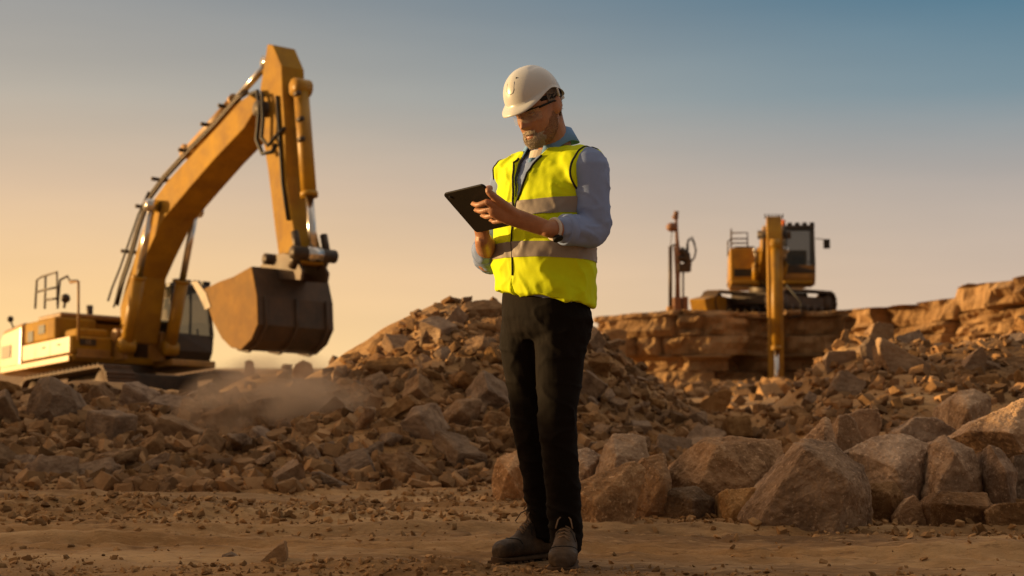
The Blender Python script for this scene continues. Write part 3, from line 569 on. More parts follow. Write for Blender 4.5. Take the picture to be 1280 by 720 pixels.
# cab
def cab(par, x0, x1, y0, y1, z0, z1, zm, lit=True):
    mb = MB(); t = .05; sl = .16
    prof = [(x0, z0), (x1-.12, z0), (x1, z0+.2), (x1, zm), (x1-sl, z1), (x0, z1)]
    # lower shell, roof, posts
    mb.prism([(x0, z0), (x1-.12, z0), (x1, z0+.2), (x1, zm-.06), (x0, zm-.06)], y0, y1); mb.prism([(x0-.02, z1-.09), (x1-sl+.03, z1-.09), (x1-sl, z1), (x0-.02, z1)], y0-.01, y1+.01)
    xt = x1-sl
    for y in (y0, y1-t):
        mb.prism([(x1-t-.03, zm-.06), (x1, zm-.06), (xt, z1-.05), (xt-t-.03, z1-.05)], y, y+t); mb.box(x0, x0+.1, y, y+t, zm-.06, z1-.05); xm = x0+(x1-x0)*.45; mb.box(xm, xm+.06, y, y+t, zm-.06, z1-.05)
    c = mb.build('cab', M['cabframe'], par, .02)
    g = MB(); g.add([(x1-.03, y0+t, zm-.06), (x1-.03, y1-t, zm-.06), (xt-.03, y1-t, z1-.08), (xt-.03, y0+t, z1-.08)], [(0, 1, 2, 3)]); g.build('windscreen', M['glass'], c)
    for y in (y0+.02, y1-.02):
        g = MB(); g.add([(x0+.1, y, zm-.06), (x1-.05, y, zm-.06), (xt-.05, y, z1-.08), (x0+.1, y, z1-.08)], [(0, 1, 2, 3)]); g.build('side_window', M['glass'], c)
    g = MB(); g.add([(x0+.03, y0+t, zm+.1), (x0+.03, y1-t, zm+.1), (x0+.03, y1-t, z1-.1), (x0+.03, y0+t, z1-.1)], [(0, 1, 2, 3)]); g.build('rear_window', M['glass'], c)
    ym = (y0+y1)/2; g = MB(); g.box(x0+.35, x0+.8, ym-.24, ym+.24, z0+.45, z0+.6); g.box(x0+.3, x0+.42, ym-.22, ym+.22, z0+.6, zm+.35); g.build('seat', M['black'], c, .04)
    g = MB(); g.tube([(x1-.25, y0+.2, z0+.3), (x1-.3, y0+.2, zm+.1)], .02, 6); g.tube([(x1-.25, y1-.2, z0+.3), (x1-.3, y1-.2, zm+.1)], .02, 6); g.build('control_lever', M['black'], c)
    g = MB()
    for k in range(4): g.box(xt-.12, xt+.0, y0+.08+k*(y1-y0-.16)/3.3, y0+.24+k*(y1-y0-.16)/3.3, z1, z1+.09)
    g.build('roof_lamp', M['black'], c, .015)
    return c
cab(ex, -1.0, .72, .52, 1.42, 1.12, 2.72, 1.72)
mb = MB(); mb.box(-1.0, .78, .45, 1.46, 1.0, 1.14); mb.build('cab_base', M['paint_dirty'], ex, .03)
# boom
top = [(150, 384), (158, 352), (165, 332), (177, 290), (190, 252), (210, 225), (242, 190), (270, 160), (300, 126), (312, 118), (323, 126)]
bot = [(322, 132), (305, 160), (267, 200), (235, 237), (220, 255), (205, 272), (182, 320), (171, 345), (166, 390), (160, 428), (150, 424)]
poly = [tr(x, y, -.33) for x, y in top+bot]
mb = MB(); mb.prism(poly, -.33, .33); bo = mb.build('boom', M['boom_paint'], ex, .025)
mb = MB(); fx, fz = tr(155, 420, -.33); mb.tube([(fx, -.55, fz), (fx, .55, fz)], .14, 16); mb.box(fx-.3, fx+.25, -.48, -.36, 1.1, fz+.1); mb.box(fx-.3, fx+.25, .36, .48, 1.1, fz+.1); mb.build('boom_foot_bracket', M['paint_dirty'], ex, .02)
bx, bz = tr(190, 257, -.48); mb = MB(); mb.tube([(bx, -.56, bz), (bx, .56, bz)], .11, 14); mb.build('boss_pin', M['darkmetal'], bo)
for w in (-.48, .48):
    cyl(ex, 'boom_cylinder', tr(158, 432, -.48), tr(190, 257, -.48), w, .13, .5)
tp = tr(326, 136, -.33); mb = MB(); mb.tube([(tp[0], -.42, tp[1]), (tp[0], .42, tp[1])], .15, 16); mb.build('boom_pin', M['darkmetal'], bo)
# hose bundle on top of the boom
def along(pts, off): return [Vector(P3(x, y, off)) for x, y in pts]
hs = MB()
for k, (dx, dy, w) in enumerate(((-4, -3, -.2), (-6, -5, -.12), (-3, -2, .0), (-5, -5, .12))):
    hs.tube(along([(x+dx*(.6 if i > 6 else 1), y+dy) for i, (x, y) in enumerate(top[:10])], w), .026, 7)
hs.build('hydraulic_line', M['darkmetal'], bo)
for x, y in ((168, 318), (186, 262), (206, 228), (240, 192), (268, 160), (290, 137)):
    u, z = tr(x-3, y-3, 0); hs = MB(); hs.tube([(u, -.24, z), (u, .2, z)], .04, 7); hs.build('hose_clamp', M['darkmetal'], bo)
hs = MB(); hs.tube([P3(135, 376, -.45), P3(140, 360, -.45), P3(150, 335, -.4), P3(162, 300, -.36), P3(173, 268, -.36), P3(186, 240, -.36)], .024, 8); hs.tube([P3(142, 384, -.4), P3(155, 350, -.4), P3(166, 318, -.36), P3(178, 275, -.36)], .022, 8); hs.build('hose', M['black'], ex)
# stick cylinder on the boom's back
cyl(ex, 'stick_cylinder', tr(236, 190, 0), tr(336, 78, 0), 0, .12, .60, 'paint_dirty')
# stick
pl = [(334, 55), (341, 56), (352, 82), (353, 112), (356, 160), (357, 220), (367, 285), (377, 328), (366, 330), (362, 312), (356, 328), (349, 326), (344, 290), (335, 215), (327, 165), (325, 110), (331, 75)]
mb = MB(); mb.prism([tr(x, y, -.24) for x, y in pl], -.24, .24); st = mb.build('stick', M['boom_paint'], ex, .02)
cyl(ex, 'bucket_cylinder', (tr(355, 110, -.24)[0]+.18, tr(355, 110, -.24)[1]), tr(392, 318, 0), 0, .14, .66, 'paint')
mb = MB()
for (x, y, w) in ((369, 118, -.2), (373, 150, -.2), (374, 175, -.2)): mb.tube([P3(x, y, w), P3(x+5, y-2, w)], .05, 7)
mb.build('hose_fitting', M['darkmetal'], st)
hs = MB(); hs.tube([P3(312, 118, -.2), P3(322, 114, -.36), P3(324, 140, -.4), P3(321, 175, -.42), P3(328, 192, -.42), P3(340, 190, -.36), P3(346, 180, -.28)], .04, 8); hs.tube([P3(315, 120, -.1), P3(328, 118, -.36), P3(329, 150, -.42), P3(327, 172, -.42), P3(335, 182, -.42), P3(345, 170, -.3), P3(356, 160, -.26)], .035, 8); hs.tube([P3(346, 120, -.27), P3(350, 180, -.27), P3(353, 230, -.27), P3(360, 275, -.27)], .03, 8); hs.build('hose', M['black'], st)
# linkage
mb = MB()
for w in (-.3, .3): mb.tube([(*tr(372, 290, -.24)[:1], w, tr(372, 290, -.24)[1]), (tr(391, 318, 0)[0], w, tr(391, 318, 0)[1])], .07, 8); mb.tube([(tr(391, 318, 0)[0], w, tr(391, 318, 0)[1]), (tr(383, 336, 0)[0], w, tr(383, 336, 0)[1])], .08, 8)
mb.tube([(tr(391, 318, 0)[0], -.42, tr(391, 318, 0)[1]), (tr(391, 318, 0)[0], .46, tr(391, 318, 0)[1])], .12, 12); mb.build('bucket_link', M['darkmetal'], ex)
# bucket: right side plate traced, shell of the same profile carried across to the left plate
W0, W1 = -.8, .78
side = [(314, 333), (321, 370), (322, 405), (314, 424), (301, 437), (288, 434), (277, 423), (266, 402), (260, 384), (254, 368), (252, 362), (262, 358), (274, 352), (291, 346)]
sp = [tr(x, y, W0) for x, y in side]
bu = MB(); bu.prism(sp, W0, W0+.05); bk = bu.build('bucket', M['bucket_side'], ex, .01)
bu = MB(); bu.prism(sp, W1-.05, W1)
shell = [sp[i] for i in range(10)]
vs = []; fs = []
cx = sum(p[0] for p in sp)/len(sp); cz = sum(p[1] for p in sp)/len(sp)
for w in (W0+.02, W1-.02):
    for p in shell: vs.append((p[0]+(p[0]-cx)*.01, w, p[1]+(p[1]-cz)*.01))
    for p in shell: vs.append((p[0]*.94+cx*.06, w, p[1]*.94+cz*.06))
n = len(shell)
for i in range(n-1): fs += [(i, i+1, i+1+2*n, i+2*n), (n+i+1, n+i, 3*n+i, 3*n+i+1)]
fs += [(i, n+i, n+i+1, i+1) for i in range(n-1)]+[(2*n+i, 2*n+i+1, 3*n+i+1, 3*n+i) for i in range(n-1)]+[(0, 2*n, 3*n, n), (n-1, 2*n-1, 4*n-1, 3*n-1)]
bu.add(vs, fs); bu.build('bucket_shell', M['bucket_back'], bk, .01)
for k in (0.1, .5, .9):
    w = W0+(W1-W0)*k; mb = MB(); mb.tube([(a[0]+(a[0]-cx)*.03, w, a[1]+(a[1]-cz)*.03) for a in shell[1:6]], .035, 4); mb.build('wear_strip', M['bucket_back'], bk)
lip = sp[10]; nxt = sp[9]
for k in range(5):
    w = W0+.1+(W1-W0-.2)*k/4; d = Vector((lip[0]-cx, 0, lip[1]-cz)).normalized(); mb = MB(); p = Vector((lip[0], w, lip[1]))
    mb.add([p+Vector((0, s*.07, 0))+Vector((-d.z, 0, d.x))*h for s in (-1, 1) for h in (-.06, .06)]+[p+d*.2+Vector((0, s*.05, 0))+Vector((-d.z, 0, d.x))*h for s in (-1, 1) for h in (-.015, .015)], [(0, 1, 3, 2), (4, 6, 7, 5), (0, 2, 6, 4), (1, 5, 7, 3), (0, 4, 5, 1), (2, 3, 7, 6)]); mb.build('tooth', M['darkmetal'], bk)
mb = MB()
for w in (-.26, .26): mb.prism([tr(340, 338, 0), tr(352, 322, 0), tr(372, 318, 0), tr(386, 322, 0), tr(395, 340, 0), tr(393, 352, 0), tr(350, 350, 0)], w-.03, w+.03)
mb.build('bucket_ear', M['bucket_back'], bk, .01)
mb = MB(); mb.tube([(tr(355, 326, 0)[0], -.4, tr(355, 326, 0)[1]), (tr(355, 326, 0)[0], .4, tr(355, 326, 0)[1])], .1, 12); mb.build('bucket_pin', M['darkmetal'], bk)
for w in (W0-.012, W1-.03):
    mb = MB(); mb.prism([tr(x, y, W0) for x, y in ((239, 352), (247, 351), (258, 366), (264, 384), (257, 388), (250, 372))], w, w+.05); mb.build('side_cutter', M['darkmetal'], bk, .008)
# soil heaped in the bucket: a thing of its own
pts = []; rr = random.Random(4); ux = [p[0] for p in sp]
for i in range(60):
    a = rr.random(); w = W0+.1+(W1-W0-.2)*rr.random(); u = sp[10][0]+.25+(sp[0][0]-sp[10][0]-.35)*a; zt = sp[10][1]+(sp[0][1]-sp[10][1])*a
    pts.append((u, w, zt-.35 if i % 2 else zt-.05+.22*math.sin(math.pi*a)*math.sin(math.pi*(w-W0)/(W1-W0))+rr.uniform(-.05, .05)))
so = link('soil_load', hull_mesh(pts, .06, 4, .06, 3, 5), M['rubble']); so.matrix_world = M1
tag(so, 'heap of dark soil carried in the raised excavator bucket', 'soil heap')

# far excavator on the ledge
C2 = at(962, 393, 51.6); C2.z = 2.31; M2 = frame(-96, 0, 0, C2)
e2 = thing('excavator', 'far yellow excavator on top of the rock ledge digging down over the edge', 'excavator', M2, 'excavators in the quarry')
ROT = (0, 0, math.radians(-32))
mb = MB(); mb.box(-.9, .9, -1., 1., .35, .75); mb.tube([(0, 0, .72), (0, 0, 1.0)], .7, 20); und = mb.build('undercarriage', M['darkmetal'], e2, .03); und.rotation_euler = ROT
for w in (-1.25, 1.25): track(e2, w, 3.9, .82, .6).rotation_euler = ROT
mb = MB(); mb.prism([(1.2, .1), (2.45, .1), (2.6, .5), (1.9, .62), (1.2, .62)], -1.62, -.98); mb.build('track_guard', M['paint'], und, .03)
mb = MB(); mb.box(-2.6, 1.0, -1.35, -.42, 1.02, 1.16); mb.box(-2.6, 1.0, .42, 1.4, 1.02, 1.16); mb.box(-2.6, .7, -1.35, -.45, 1.16, 2.28); mb.box(-2.6, -1.0, -.45, 1.35, 1.1, 2.3); mb.box(-1.0, .3, -.4, .4, 1.02, 1.5); mb.build('house', M['paint'], e2, .05)
mb = MB(); mb.box(-3.4, -2.6, -1.35, 1.35, .98, 2.2); mb.build('counterweight', M['paint_dirty'], e2, .15, 4)
mb = MB(); mb.box(-1.9, .2, -1.2, -.5, 2.28, 2.36); mb.build('engine_hood', M['black'], e2, .02)
mb = MB(); mb.box(.7, .73, -1.22, -.6, 1.3, 1.55); mb.build('grille', M['black'], e2)
rail(e2, [[(.5, -1.3, 2.25), (.5, -1.3, 2.85), (.3, -1.3, 2.95), (.0, -1.3, 2.75), (.0, -1.3, 2.28)], [(.5, -1.3, 2.6), (.5, -.75, 2.6)], [(.5, -1.3, 2.8), (.5, -.75, 2.8), (.5, -.75, 2.28)], [(.5, -1.3, 2.45), (.5, -.75, 2.45)], [(.6, -1.42, 2.0), (.6, -1.42, 2.5), (.6, -1.3, 2.6)]], .026)
e2.scale = (.88,)*3
cb = cab(e2, -.75, 1.05, .5, 1.48, 1.2, 3.02, 1.7)
mb = MB(); mb.prism([(-.75, .98), (.8, .98), (1.02, 1.2), (1.06, 1.66), (-.75, 1.66)], .48, 1.5); mb.build('cab_base', M['paint_dirty'], e2, .05)
mb = MB(); mb.tube([(.7, .45, 3.0), (.7, .45, 3.22)], .07, 10); mb.build('beacon', M['beacon'], cb)
mb = MB(); mb.tube([(1.05, 1.5, 2.55), (1.1, 1.85, 2.5)], .018, 6); mb.box(1.06, 1.12, 1.76, 1.98, 2.2, 2.52); mb.build('mirror', M['black'], cb, .02)
bp = [(.1, 1.2), (-.15, 1.5), (.35, 2.15), (1.6, 2.7), (3.4, 2.8), (4.15, 2.6), (4.2, 2.3), (3.4, 2.25), (1.9, 1.95), (1.0, 1.5), (.5, 1.2)]
mb = MB(); mb.prism(bp, -.36, .30); bo = mb.build('boom', M['paint'], e2, .03)
for w in (-.5, .44): cyl(e2, 'boom_cylinder', (.55, 1.1), (1.8, 2.1), w, .12, .55)
cyl(e2, 'stick_cylinder', (1.6, 2.9), (4.1, 2.95), -.03, .13, .62, 'paint')
mb = MB(); mb.tube([(4.1, -.55, 2.45), (4.1, .5, 2.45)], .14, 12); mb.build('boom_pin', M['darkmetal'], bo)
sk = [(3.95, 3.0), (4.25, 3.03), (4.5, 2.5), (4.85, 1.0), (5.0, -3.0), (4.72, -3.05), (4.5, -.6), (4.2, 1.0), (3.95, 1.95), (3.86, 2.3)]
mb = MB(); mb.prism(sk, -.27, .21); st = mb.build('stick', M['paint'], e2, .03)
cyl(e2, 'bucket_cylinder', (4.65, 2.1), (5.25, -3.0), -.03, .14, .66, 'paint', .085)
hs = MB()
for k, w in enumerate((-.34, -.22, .2, .3)): hs.tube([(.4, w, 2.1), (1.6, w, 2.55), (3.4, w, 2.6), (4.0, w, 2.65+.04*k), (4.3, w*1.15, 2.4), (4.5, w*1.1, 1.9)], .03, 7)
for k in range(6): hs.tube([(4.05, -.3+k*.11, 2.98), (4.05, -.3+k*.11, 3.12)], .025, 6)
hs.tube([(5.0, .3, .8), (5.1, .75, .25), (4.95, .8, -.15), (4.9, .35, -.25)], .035, 8); hs.build('hose', M['black'], st)
mb = MB(); mb.prism([(4.7, -2.8), (5.35, -3.0), (5.4, -3.5), (4.9, -3.7), (4.2, -3.6), (4.3, -3.2)], -.65, .6); mb.build('bucket', M['bucket_back'], e2, .04)

# drill rig on the ledge
CD = at(851, 386, 54); CD.z = 2.28
dr = thing('drill_rig', 'rusty orange rock drill with a tall thin mast standing on the ledge', 'drill rig', CD)
def Q(px, py, d=0.): return at(px, py, 54+d)-CD
def Lb(mb, pts, r, n=8): mb.tube([Q(*p) for p in pts], r, n); return mb
mb = MB(); a = Q(841, 392); b = Q(850, 372); mb.box(a.x, b.x, -.4, .5, a.z, b.z); a = Q(852, 392); b = Q(859, 371); mb.box(a.x, b.x, -.3, .4, a.z, b.z); mb.build('base', M['orange'], dr, .03)
mb = MB(); Lb(mb, [(847, 392), (847, 350), (847, 318), (846, 308)], [.09, .07, .11, .11], 8); Lb(mb, [(848, 325), (846, 295), (845, 266)], [.075, .055, .04]); Lb(mb, [(845, 270), (845.5, 264)], .08); mb.build('mast', M['orange'], dr)
mb = MB(); mb.ball(Q(840, 284), .19, .17, .15); Lb(mb, [(838, 284), (846, 282)], .1); Lb(mb, [(845, 270), (843, 274)], .1); mb.build('sheave_block', M['orange'], dr)
mb = MB(); Lb(mb, [(838, 385), (838, 308)], .06); Lb(mb, [(838, 308), (846, 305)], .03); Lb(mb, [(838, 308), (840, 290)], .012); mb.build('feed_rod', M['darkmetal'], dr)
mb = MB(); a = Q(847, 340); b = Q(863, 330); mb.box(a.x, b.x, -.25, .25, a.z, b.z); Lb(mb, [(860, 333), (858, 318), (850, 312)], .13); Lb(mb, [(846, 322), (860, 324)], .12); mb.build('drill_head', M['darkmetal'], dr, .02)
mb = MB(); Lb(mb, [(858, 340), (858, 320), (859, 305), (862, 298), (867, 302), (870, 313), (868, 322), (863, 328)], .03); Lb(mb, [(860, 318), (860, 300), (865, 296), (869, 306)], .025); Lb(mb, [(854, 390), (854, 335)], .03); mb.build('hose', M['black'], dr)
mb = MB(); a = Q(834, 390); b = Q(842, 383); mb.box(a.x, b.x, -.3, .3, a.z, b.z); mb.build('outrigger', M['paint_dirty'], dr, .02)

# ------------------------------------------------------------------ the man
O = Vector((.127, 6.2, 0)); FB = Vector((-.743, -.669, 0)); LB = Vector((.669, -.743, 0)); UZ = Vector((0, 0, 1))
O.z = 0
def B(f, l, z): return FB*f+LB*l+UZ*z                      # body coordinates (front, his left, up) -> local to the man
def A(px, py, D): return at(px, py, D)-O
man = thing('person', 'man in white hard hat and yellow hi-vis vest looking down at a tablet', 'person', O)
def loft(rings, n=28, e=2.0):
    """rings: (center, axisA*ra, axisB*rb); closed with caps"""
    vs = []; fs = []
    for c, a, b in rings:
        for k in range(n):
            t = 2*math.pi*k/n; ct, st = math.cos(t), math.sin(t); vs.append(c+a*(math.copysign(abs(ct)**(2/e), ct))+b*(math.copysign(abs(st)**(2/e), st)))
    for i in range(len(rings)-1):
        for k in range(n): fs.append((i*n+k, i*n+(k+1) % n, (i+1)*n+(k+1) % n, (i+1)*n+k))
    fs += [tuple(range(n-1, -1, -1)), tuple((len(rings)-1)*n+k for k in range(n))]; return vs, fs
def limb(pts, n=20, side=None, flat=1.0):
    """pts: (point, radius); smooth tapered limb, subdivided with catmull-rom"""
    P = [p for p, r in pts]; R = [r for p, r in pts]; out = []
    for i in range(len(P)-1):
        p0, p1, p2, p3 = P[max(i-1, 0)], P[i], P[i+1], P[min(i+2, len(P)-1)]
        for q in range(5):
            t = q/5; out.append((.5*((2*p1)+(p2-p0)*t+(2*p0-5*p1+4*p2-p3)*t*t+(3*p1-p0-3*p2+p3)*t**3), R[i]*(1-t)+R[i+1]*t))
    out.append((P[-1], R[-1])); rings = []; up = side.normalized() if side is not None else None
    for i, (p, r) in enumerate(out):
        t = (out[min(i+1, len(out)-1)][0]-out[max(i-1, 0)][0]).normalized()
        if up is None: up = t.orthogonal().normalized()
        a = (up-t*up.dot(t)).normalized(); up = a; rings.append((p, a*r, t.cross(a)*r*flat))
    s, e = rings[0], rings[-1]; ts = (rings[1][0]-s[0]).normalized(); te = (e[0]-rings[-2][0]).normalized(); rs_, re = out[0][1], out[-1][1]
    rings = [(s[0]-ts*rs_*q, s[1]*m, s[2]*m) for q, m in ((.8, .45), (.5, .8))]+rings+[(e[0]+te*re*q, e[1]*m, e[2]*m) for q, m in ((.5, .8), (.8, .45))]
    return loft(rings, n)
def fuse(name, parts, voxel, mat, parent, smooth=2, disp=None, smoothshade=True, keep=False):
    mb = MB()
    for v, f in parts: mb.add(v, f)
    me = mb.mesh(); o = bpy.data.objects.new('tmp', me); COL.objects.link(o)
    r = o.modifiers.new('r', 'REMESH'); r.mode = 'VOXEL'; r.voxel_size = voxel; r.adaptivity = 0
    if smooth: s = o.modifiers.new('s', 'SMOOTH'); s.factor = .5; s.iterations = smooth
    dg = bpy.context.evaluated_depsgraph_get(); dg.update(); m2 = bpy.data.meshes.new_from_object(o.evaluated_get(dg)); bpy.data.objects.remove(o)
    if disp:
        nrm = [v.normal.copy() for v in m2.vertices]
        for v, nn in zip(m2.vertices, nrm): v.co = v.co+nn*disp(v.co, nn)
    m2.polygons.foreach_set('use_smooth', [smoothshade]*len(m2.polygons)); return link(name, m2, mat, parent)
def fr(p, s=1., o=4): return mnoise.fractal(Vector(p)*s, 1., 2.1, o)
# ---- head
HC = A(673, 136, 6.11); yaw = math.radians(43); pit = math.radians(25); rol = math.radians(5)
h0 = Vector((-math.sin(yaw), -math.cos(yaw), 0)); HF = h0*math.cos(pit)-UZ*math.sin(pit); HU0 = h0*math.sin(pit)+UZ*math.cos(pit); HL0 = Vector((math.cos(yaw), -math.sin(yaw), 0))
HL = HL0*math.cos(rol)+HU0*math.sin(rol); HU = HU0*math.cos(rol)-HL0*math.sin(rol)
def HD(f, l, z): return HC+HF*f+HL*l+HU*z
TZ = [-.120, -.112, -.092, -.072, -.05, -.03, 0, .03, .06, .09, .108, .116]
TF = [.068, .088, .098, .094, .095, .093, .089, .098, .092, .066, .036, .008]
TB = [.02, -.002, -.03, -.05, -.062, -.074, -.090, -.098, -.10, -.082, -.05, -.022]
TW = [.022, .038, .052, .060, .066, .070, .074, .077, .076, .064, .042, .016]
def gauss(x, s): return math.exp(-(x/s)**2)
def head_pt(z, t):
    f = np.interp(z, TZ, TF); b = np.interp(z, TZ, TB); w = np.interp(z, TZ, TW); c = (f+b)/2; d = (f-b)/2
    ct, st = math.cos(t), math.sin(t); e = 2/2.25; x = c+d*math.copysign(abs(ct)**e, ct); l = w*math.copysign(abs(st)**e, st)
    if ct > 0:
        nh = .031*max(0, min(1, (.022-z)/.058)) if z > -.036 else .031*max(0, 1-(-.036-z)/.014)
        wd = .0105+.007*max(0, min(1, (.01-z)/.045)); x += nh*gauss(l, wd)
        x -= .013*(gauss(l-.031, .015)+gauss(l+.031, .015))*gauss(z-.000, .012); x += .007*gauss(z-.024, .009)*gauss(abs(l)-.03, .026)
        x += .005*(gauss(z+.063, .005)+gauss(z+.076, .006))*gauss(l, .021); x -= .004*gauss(z+.0695, .003)*gauss(l, .024); x += .006*gauss(z+.105, .014)*gauss(l, .02)
        x += .004*gauss(abs(l)-.045, .015)*gauss(z+.022, .015); x -= .003*gauss(abs(l)-.026, .006)*gauss(z+.05, .016)
    return x, l
nz, nt_ = 80, 72; hv = []; hl = []
for i in range(nz):
    z = -.120+.236*i/(nz-1)
    for k in range(nt_): x, l = head_pt(z, 2*math.pi*k/nt_); hv.append(HD(x, l, z)); hl.append((x, l, z))
hf = [(i*nt_+k, i*nt_+(k+1) % nt_, (i+1)*nt_+(k+1) % nt_, (i+1)*nt_+k) for i in range(nz-1) for k in range(nt_)]
hcaps = [tuple(range(nt_-1, -1, -1)), tuple((nz-1)*nt_+k for k in range(nt_))]
parts = [(hv, hf+hcaps)]
for sgn in (1, -1):
    ear = [(HD(-.012-.012*q, sgn*(.070+.012*q), -.004), (HF*.9+HU*.35).normalized()*.019*m, (HU*.95-HF*.3).normalized()*.031*m) for q, m in ((0, 1), (.5, 1.05), (1, .92), (1.2, .6))]; parts.append(loft(ear, 20))
# ---- neck, torso core, arms
parts.append(limb([(B(-.03, 0, 1.42), .075), (A(693, 186, 6.19), .064), (A(686, 160, 6.16), .060), (HD(-.03, 0, -.02), .058)]))
parts.append(loft([(B(0, 0, z), LB*a, FB*b) for z, a, b in ((.9, .13, .1), (1.1, .14, .1), (1.3, .155, .1), (1.42, .15, .08), (1.47, .08, .06))]))
for sg in (1, -1): parts.append(limb([(B(0, sg*.08, .95), .07), (A(702, 520, 6.1) if sg > 0 else A(659, 530, 6.32), .05), (A(708, 668, 6.16) if sg > 0 else A(682, 655, 6.35), .04)]))
LSH = B(-.015, .20, 1.425); LEL = A(744, 289, 6.04); LWR = A(684, 286, 5.90)
RSH = B(0, -.195, 1.42); REL = A(613, 322, 6.34); RWR = A(604, 300, 6.10)
parts.append(limb([(LSH, .05), (LEL, .042), (LEL.lerp(LWR, .35), .044), (LWR, .030)]))
parts.append(limb([(RSH, .05), (REL, .042), (REL.lerp(RWR, .4), .043), (RWR, .030)]))
# left hand: palm against the right edge of the tablet, fingers spread on its back, thumb over the top
T1, T2, T4 = A(553, 243, 5.97), A(603, 231, 5.82), A(597, 291, 6.06); T3 = T2+T4-T1
tx = (T2-T1).normalized(); ty = (T4-T1); ty = (ty-tx*ty.dot(tx)).normalized(); tn = tx.cross(ty).normalized()
if tn.y > 0: tn = -tn                                       # back of the tablet faces the camera
TO = T1; Wt = (T2-T1).length; Ht = (T4-T1).length
def TP(a, b, c=0.): return TO+tx*(Wt*a)+ty*(Ht*b)+tn*c       # tablet plane: a across, b down, c off its back
KI = TP(.93, .30, .022); KP = TP(.99, .74, .026)
def lerp(a, b, t): return a+(b-a)*t
palm_w = KP-KI; pm = LWR
parts.append(limb([(LWR, .030), (lerp(LWR, lerp(KI, KP, .5), .35), .033), (lerp(LWR, lerp(KI, KP, .5), .75), .034), (lerp(KI, KP, .5), .028)], side=palm_w, flat=.52))
parts.append(limb([(lerp(LWR, KI, .3), .016), (KI, .0125)], 14)); parts.append(limb([(lerp(LWR, KP, .3), .016), (KP, .012)], 14)); parts.append(limb([(lerp(LWR, lerp(KI, KP, .35), .4), .016), (lerp(KI, KP, .35), .0125)], 14))
nails = MB()
for q, (ln, rad) in enumerate(((.34, .0096), (.38, .0098), (.35, .0094), (.27, .0084))):
    k = lerp(KI, KP, q/3); b0 = .30+.145*q; tip_a = .93-ln*1.12
    p1 = TP(.93-ln*.52, b0-.01, .030); p2 = TP(tip_a+.07, b0, .019); p3 = TP(tip_a, b0+.004, .0105)
    parts.append(limb([(k, rad*1.18), (p1, rad*1.05), (p2, rad*.95), (p3, rad*.86)], 14)); d = (p3-p2).normalized(); nn = (tn-d*tn.dot(d)).normalized()
    nails.add(*loft([(p3+d*.001+nn*rad*.62, ty*rad*.62, d*rad*.75), (p3+d*.001+nn*rad*.9, ty*rad*.45, d*rad*.5)], 12), True)
parts.append(limb([(lerp(LWR, KI, .45), .018), (TP(1.05, .20, .006), .0125), (TP(.99, .17, -.018), .0105), (TP(.88, .18, -.022), .009)], 14))
# right hand: heel under the lower edge, fingers on the screen side
RK = TP(.16, .72, -.045)
parts.append(limb([(RWR, .030), (lerp(RWR, RK, .5), .034), (RK, .030)], side=tx, flat=.55))
for q, (ln, rad) in enumerate(((.45, .0094), (.5, .0098), (.46, .0095), (.34, .0084))):
    a0 = .36-.135*q; parts.append(limb([(lerp(RK, TP(a0, .66, -.045), .9), rad*1.2), (TP(a0+.02, .66-ln*.5, -.05), rad*1.05), (TP(a0+.04, .66-ln*.8, -.035), rad*.95), (TP(a0+.05, .66-ln, -.018), rad*.85)], 12))
parts.append(limb([(lerp(RWR, RK, .4), .017), (TP(.36, .93, -.05), .013), (TP(.5, .84, -.032), .011), (TP(.58, .76, -.022), .0095)], 12))
body = fuse('body', parts, .0034, [M['skin'], M['lips']], man, 2)
inv = Matrix((HF, HL, HU))
for p in body.data.polygons:
    q = inv @ (p.center-HC)
    if q.x > .085 and abs(q.y) < .021 and -.079 < q.z < -.062: p.material_index = 1
nails.build('fingernails', M['nail'], body)
# ---- facial hair, hair, eyes, glasses
def shell(name, keep, off, mat, seed, strands=0, ln=.009):
    sel = {}; vs = []; fs = []
    for i, (x, l, z) in enumerate(hl):
        m = keep(x, l, z)
        if m > 0:
            n_ = (hv[i]-HD(-.01, 0, -.01)).normalized(); sel[i] = len(vs); vs.append(hv[i]+n_*(off*m*(.9+.25*mnoise.noise(hv[i]*160+Vector((seed, 0, 0))))+.0006))
    for f in hf+hcaps:
        if all(i in sel for i in f): fs.append(tuple(sel[i] for i in f))
    mb = MB(); mb.add(vs, fs, True)
    if strands:
        r_ = random.Random(seed)
        for _ in range(strands):
            f = r_.choice(fs); w_ = [r_.random() for _ in f]; t_ = sum(w_); p = sum((vs[i]*a for i, a in zip(f, w_)), Vector())/t_; n_ = (p-HD(-.01, 0, -.01)).normalized()
            d = (n_*.8-HU*.75+Vector((r_.gauss(0, .3), r_.gauss(0, .3), r_.gauss(0, .3)))).normalized(); sd_ = d.cross(n_).normalized()*.0006; l_ = ln*r_.uniform(.5, 1.2); mb.add([p-sd_, p+sd_, p+d*l_], [(0, 1, 2)])
    return mb.build(name, mat, man)
def beard_m(x, l, z):
    n_ = .005*mnoise.noise(Vector((x*60, l*60, z*60))); al = abs(l)
    if x > .082 and al < .017 and -.078 < z < -.064: return 0
    if x > .06 and al < .034 and z > -.066: return .8*max(0, min(1, (-.050-.14*max(0, al-.012)+n_*.5-z)/.006))
    side = min(1, max(0, (x+.014)/.012)); line = -.066+.062*max(0, min(1, (.062-x)/.06))+.006*mnoise.noise(Vector((x*130, l*130, z*130))); return side*(.55+.45*max(0, min(1, (x-.04)/.04)))*max(0, min(1, (line+n_-z)/.012))
shell('beard', lambda x, l, z: beard_m(x, l, z) if x < .068+.008*mnoise.noise(Vector((l*150, z*150, 0))) else 0, .0022, M['stubble'], 1, 2600, .004)
shell('goatee', lambda x, l, z: beard_m(x, l, z) if x > .062+.008*mnoise.noise(Vector((l*150, z*150, 0))) else 0, .006, M['beard'], 2, 3000, .007)
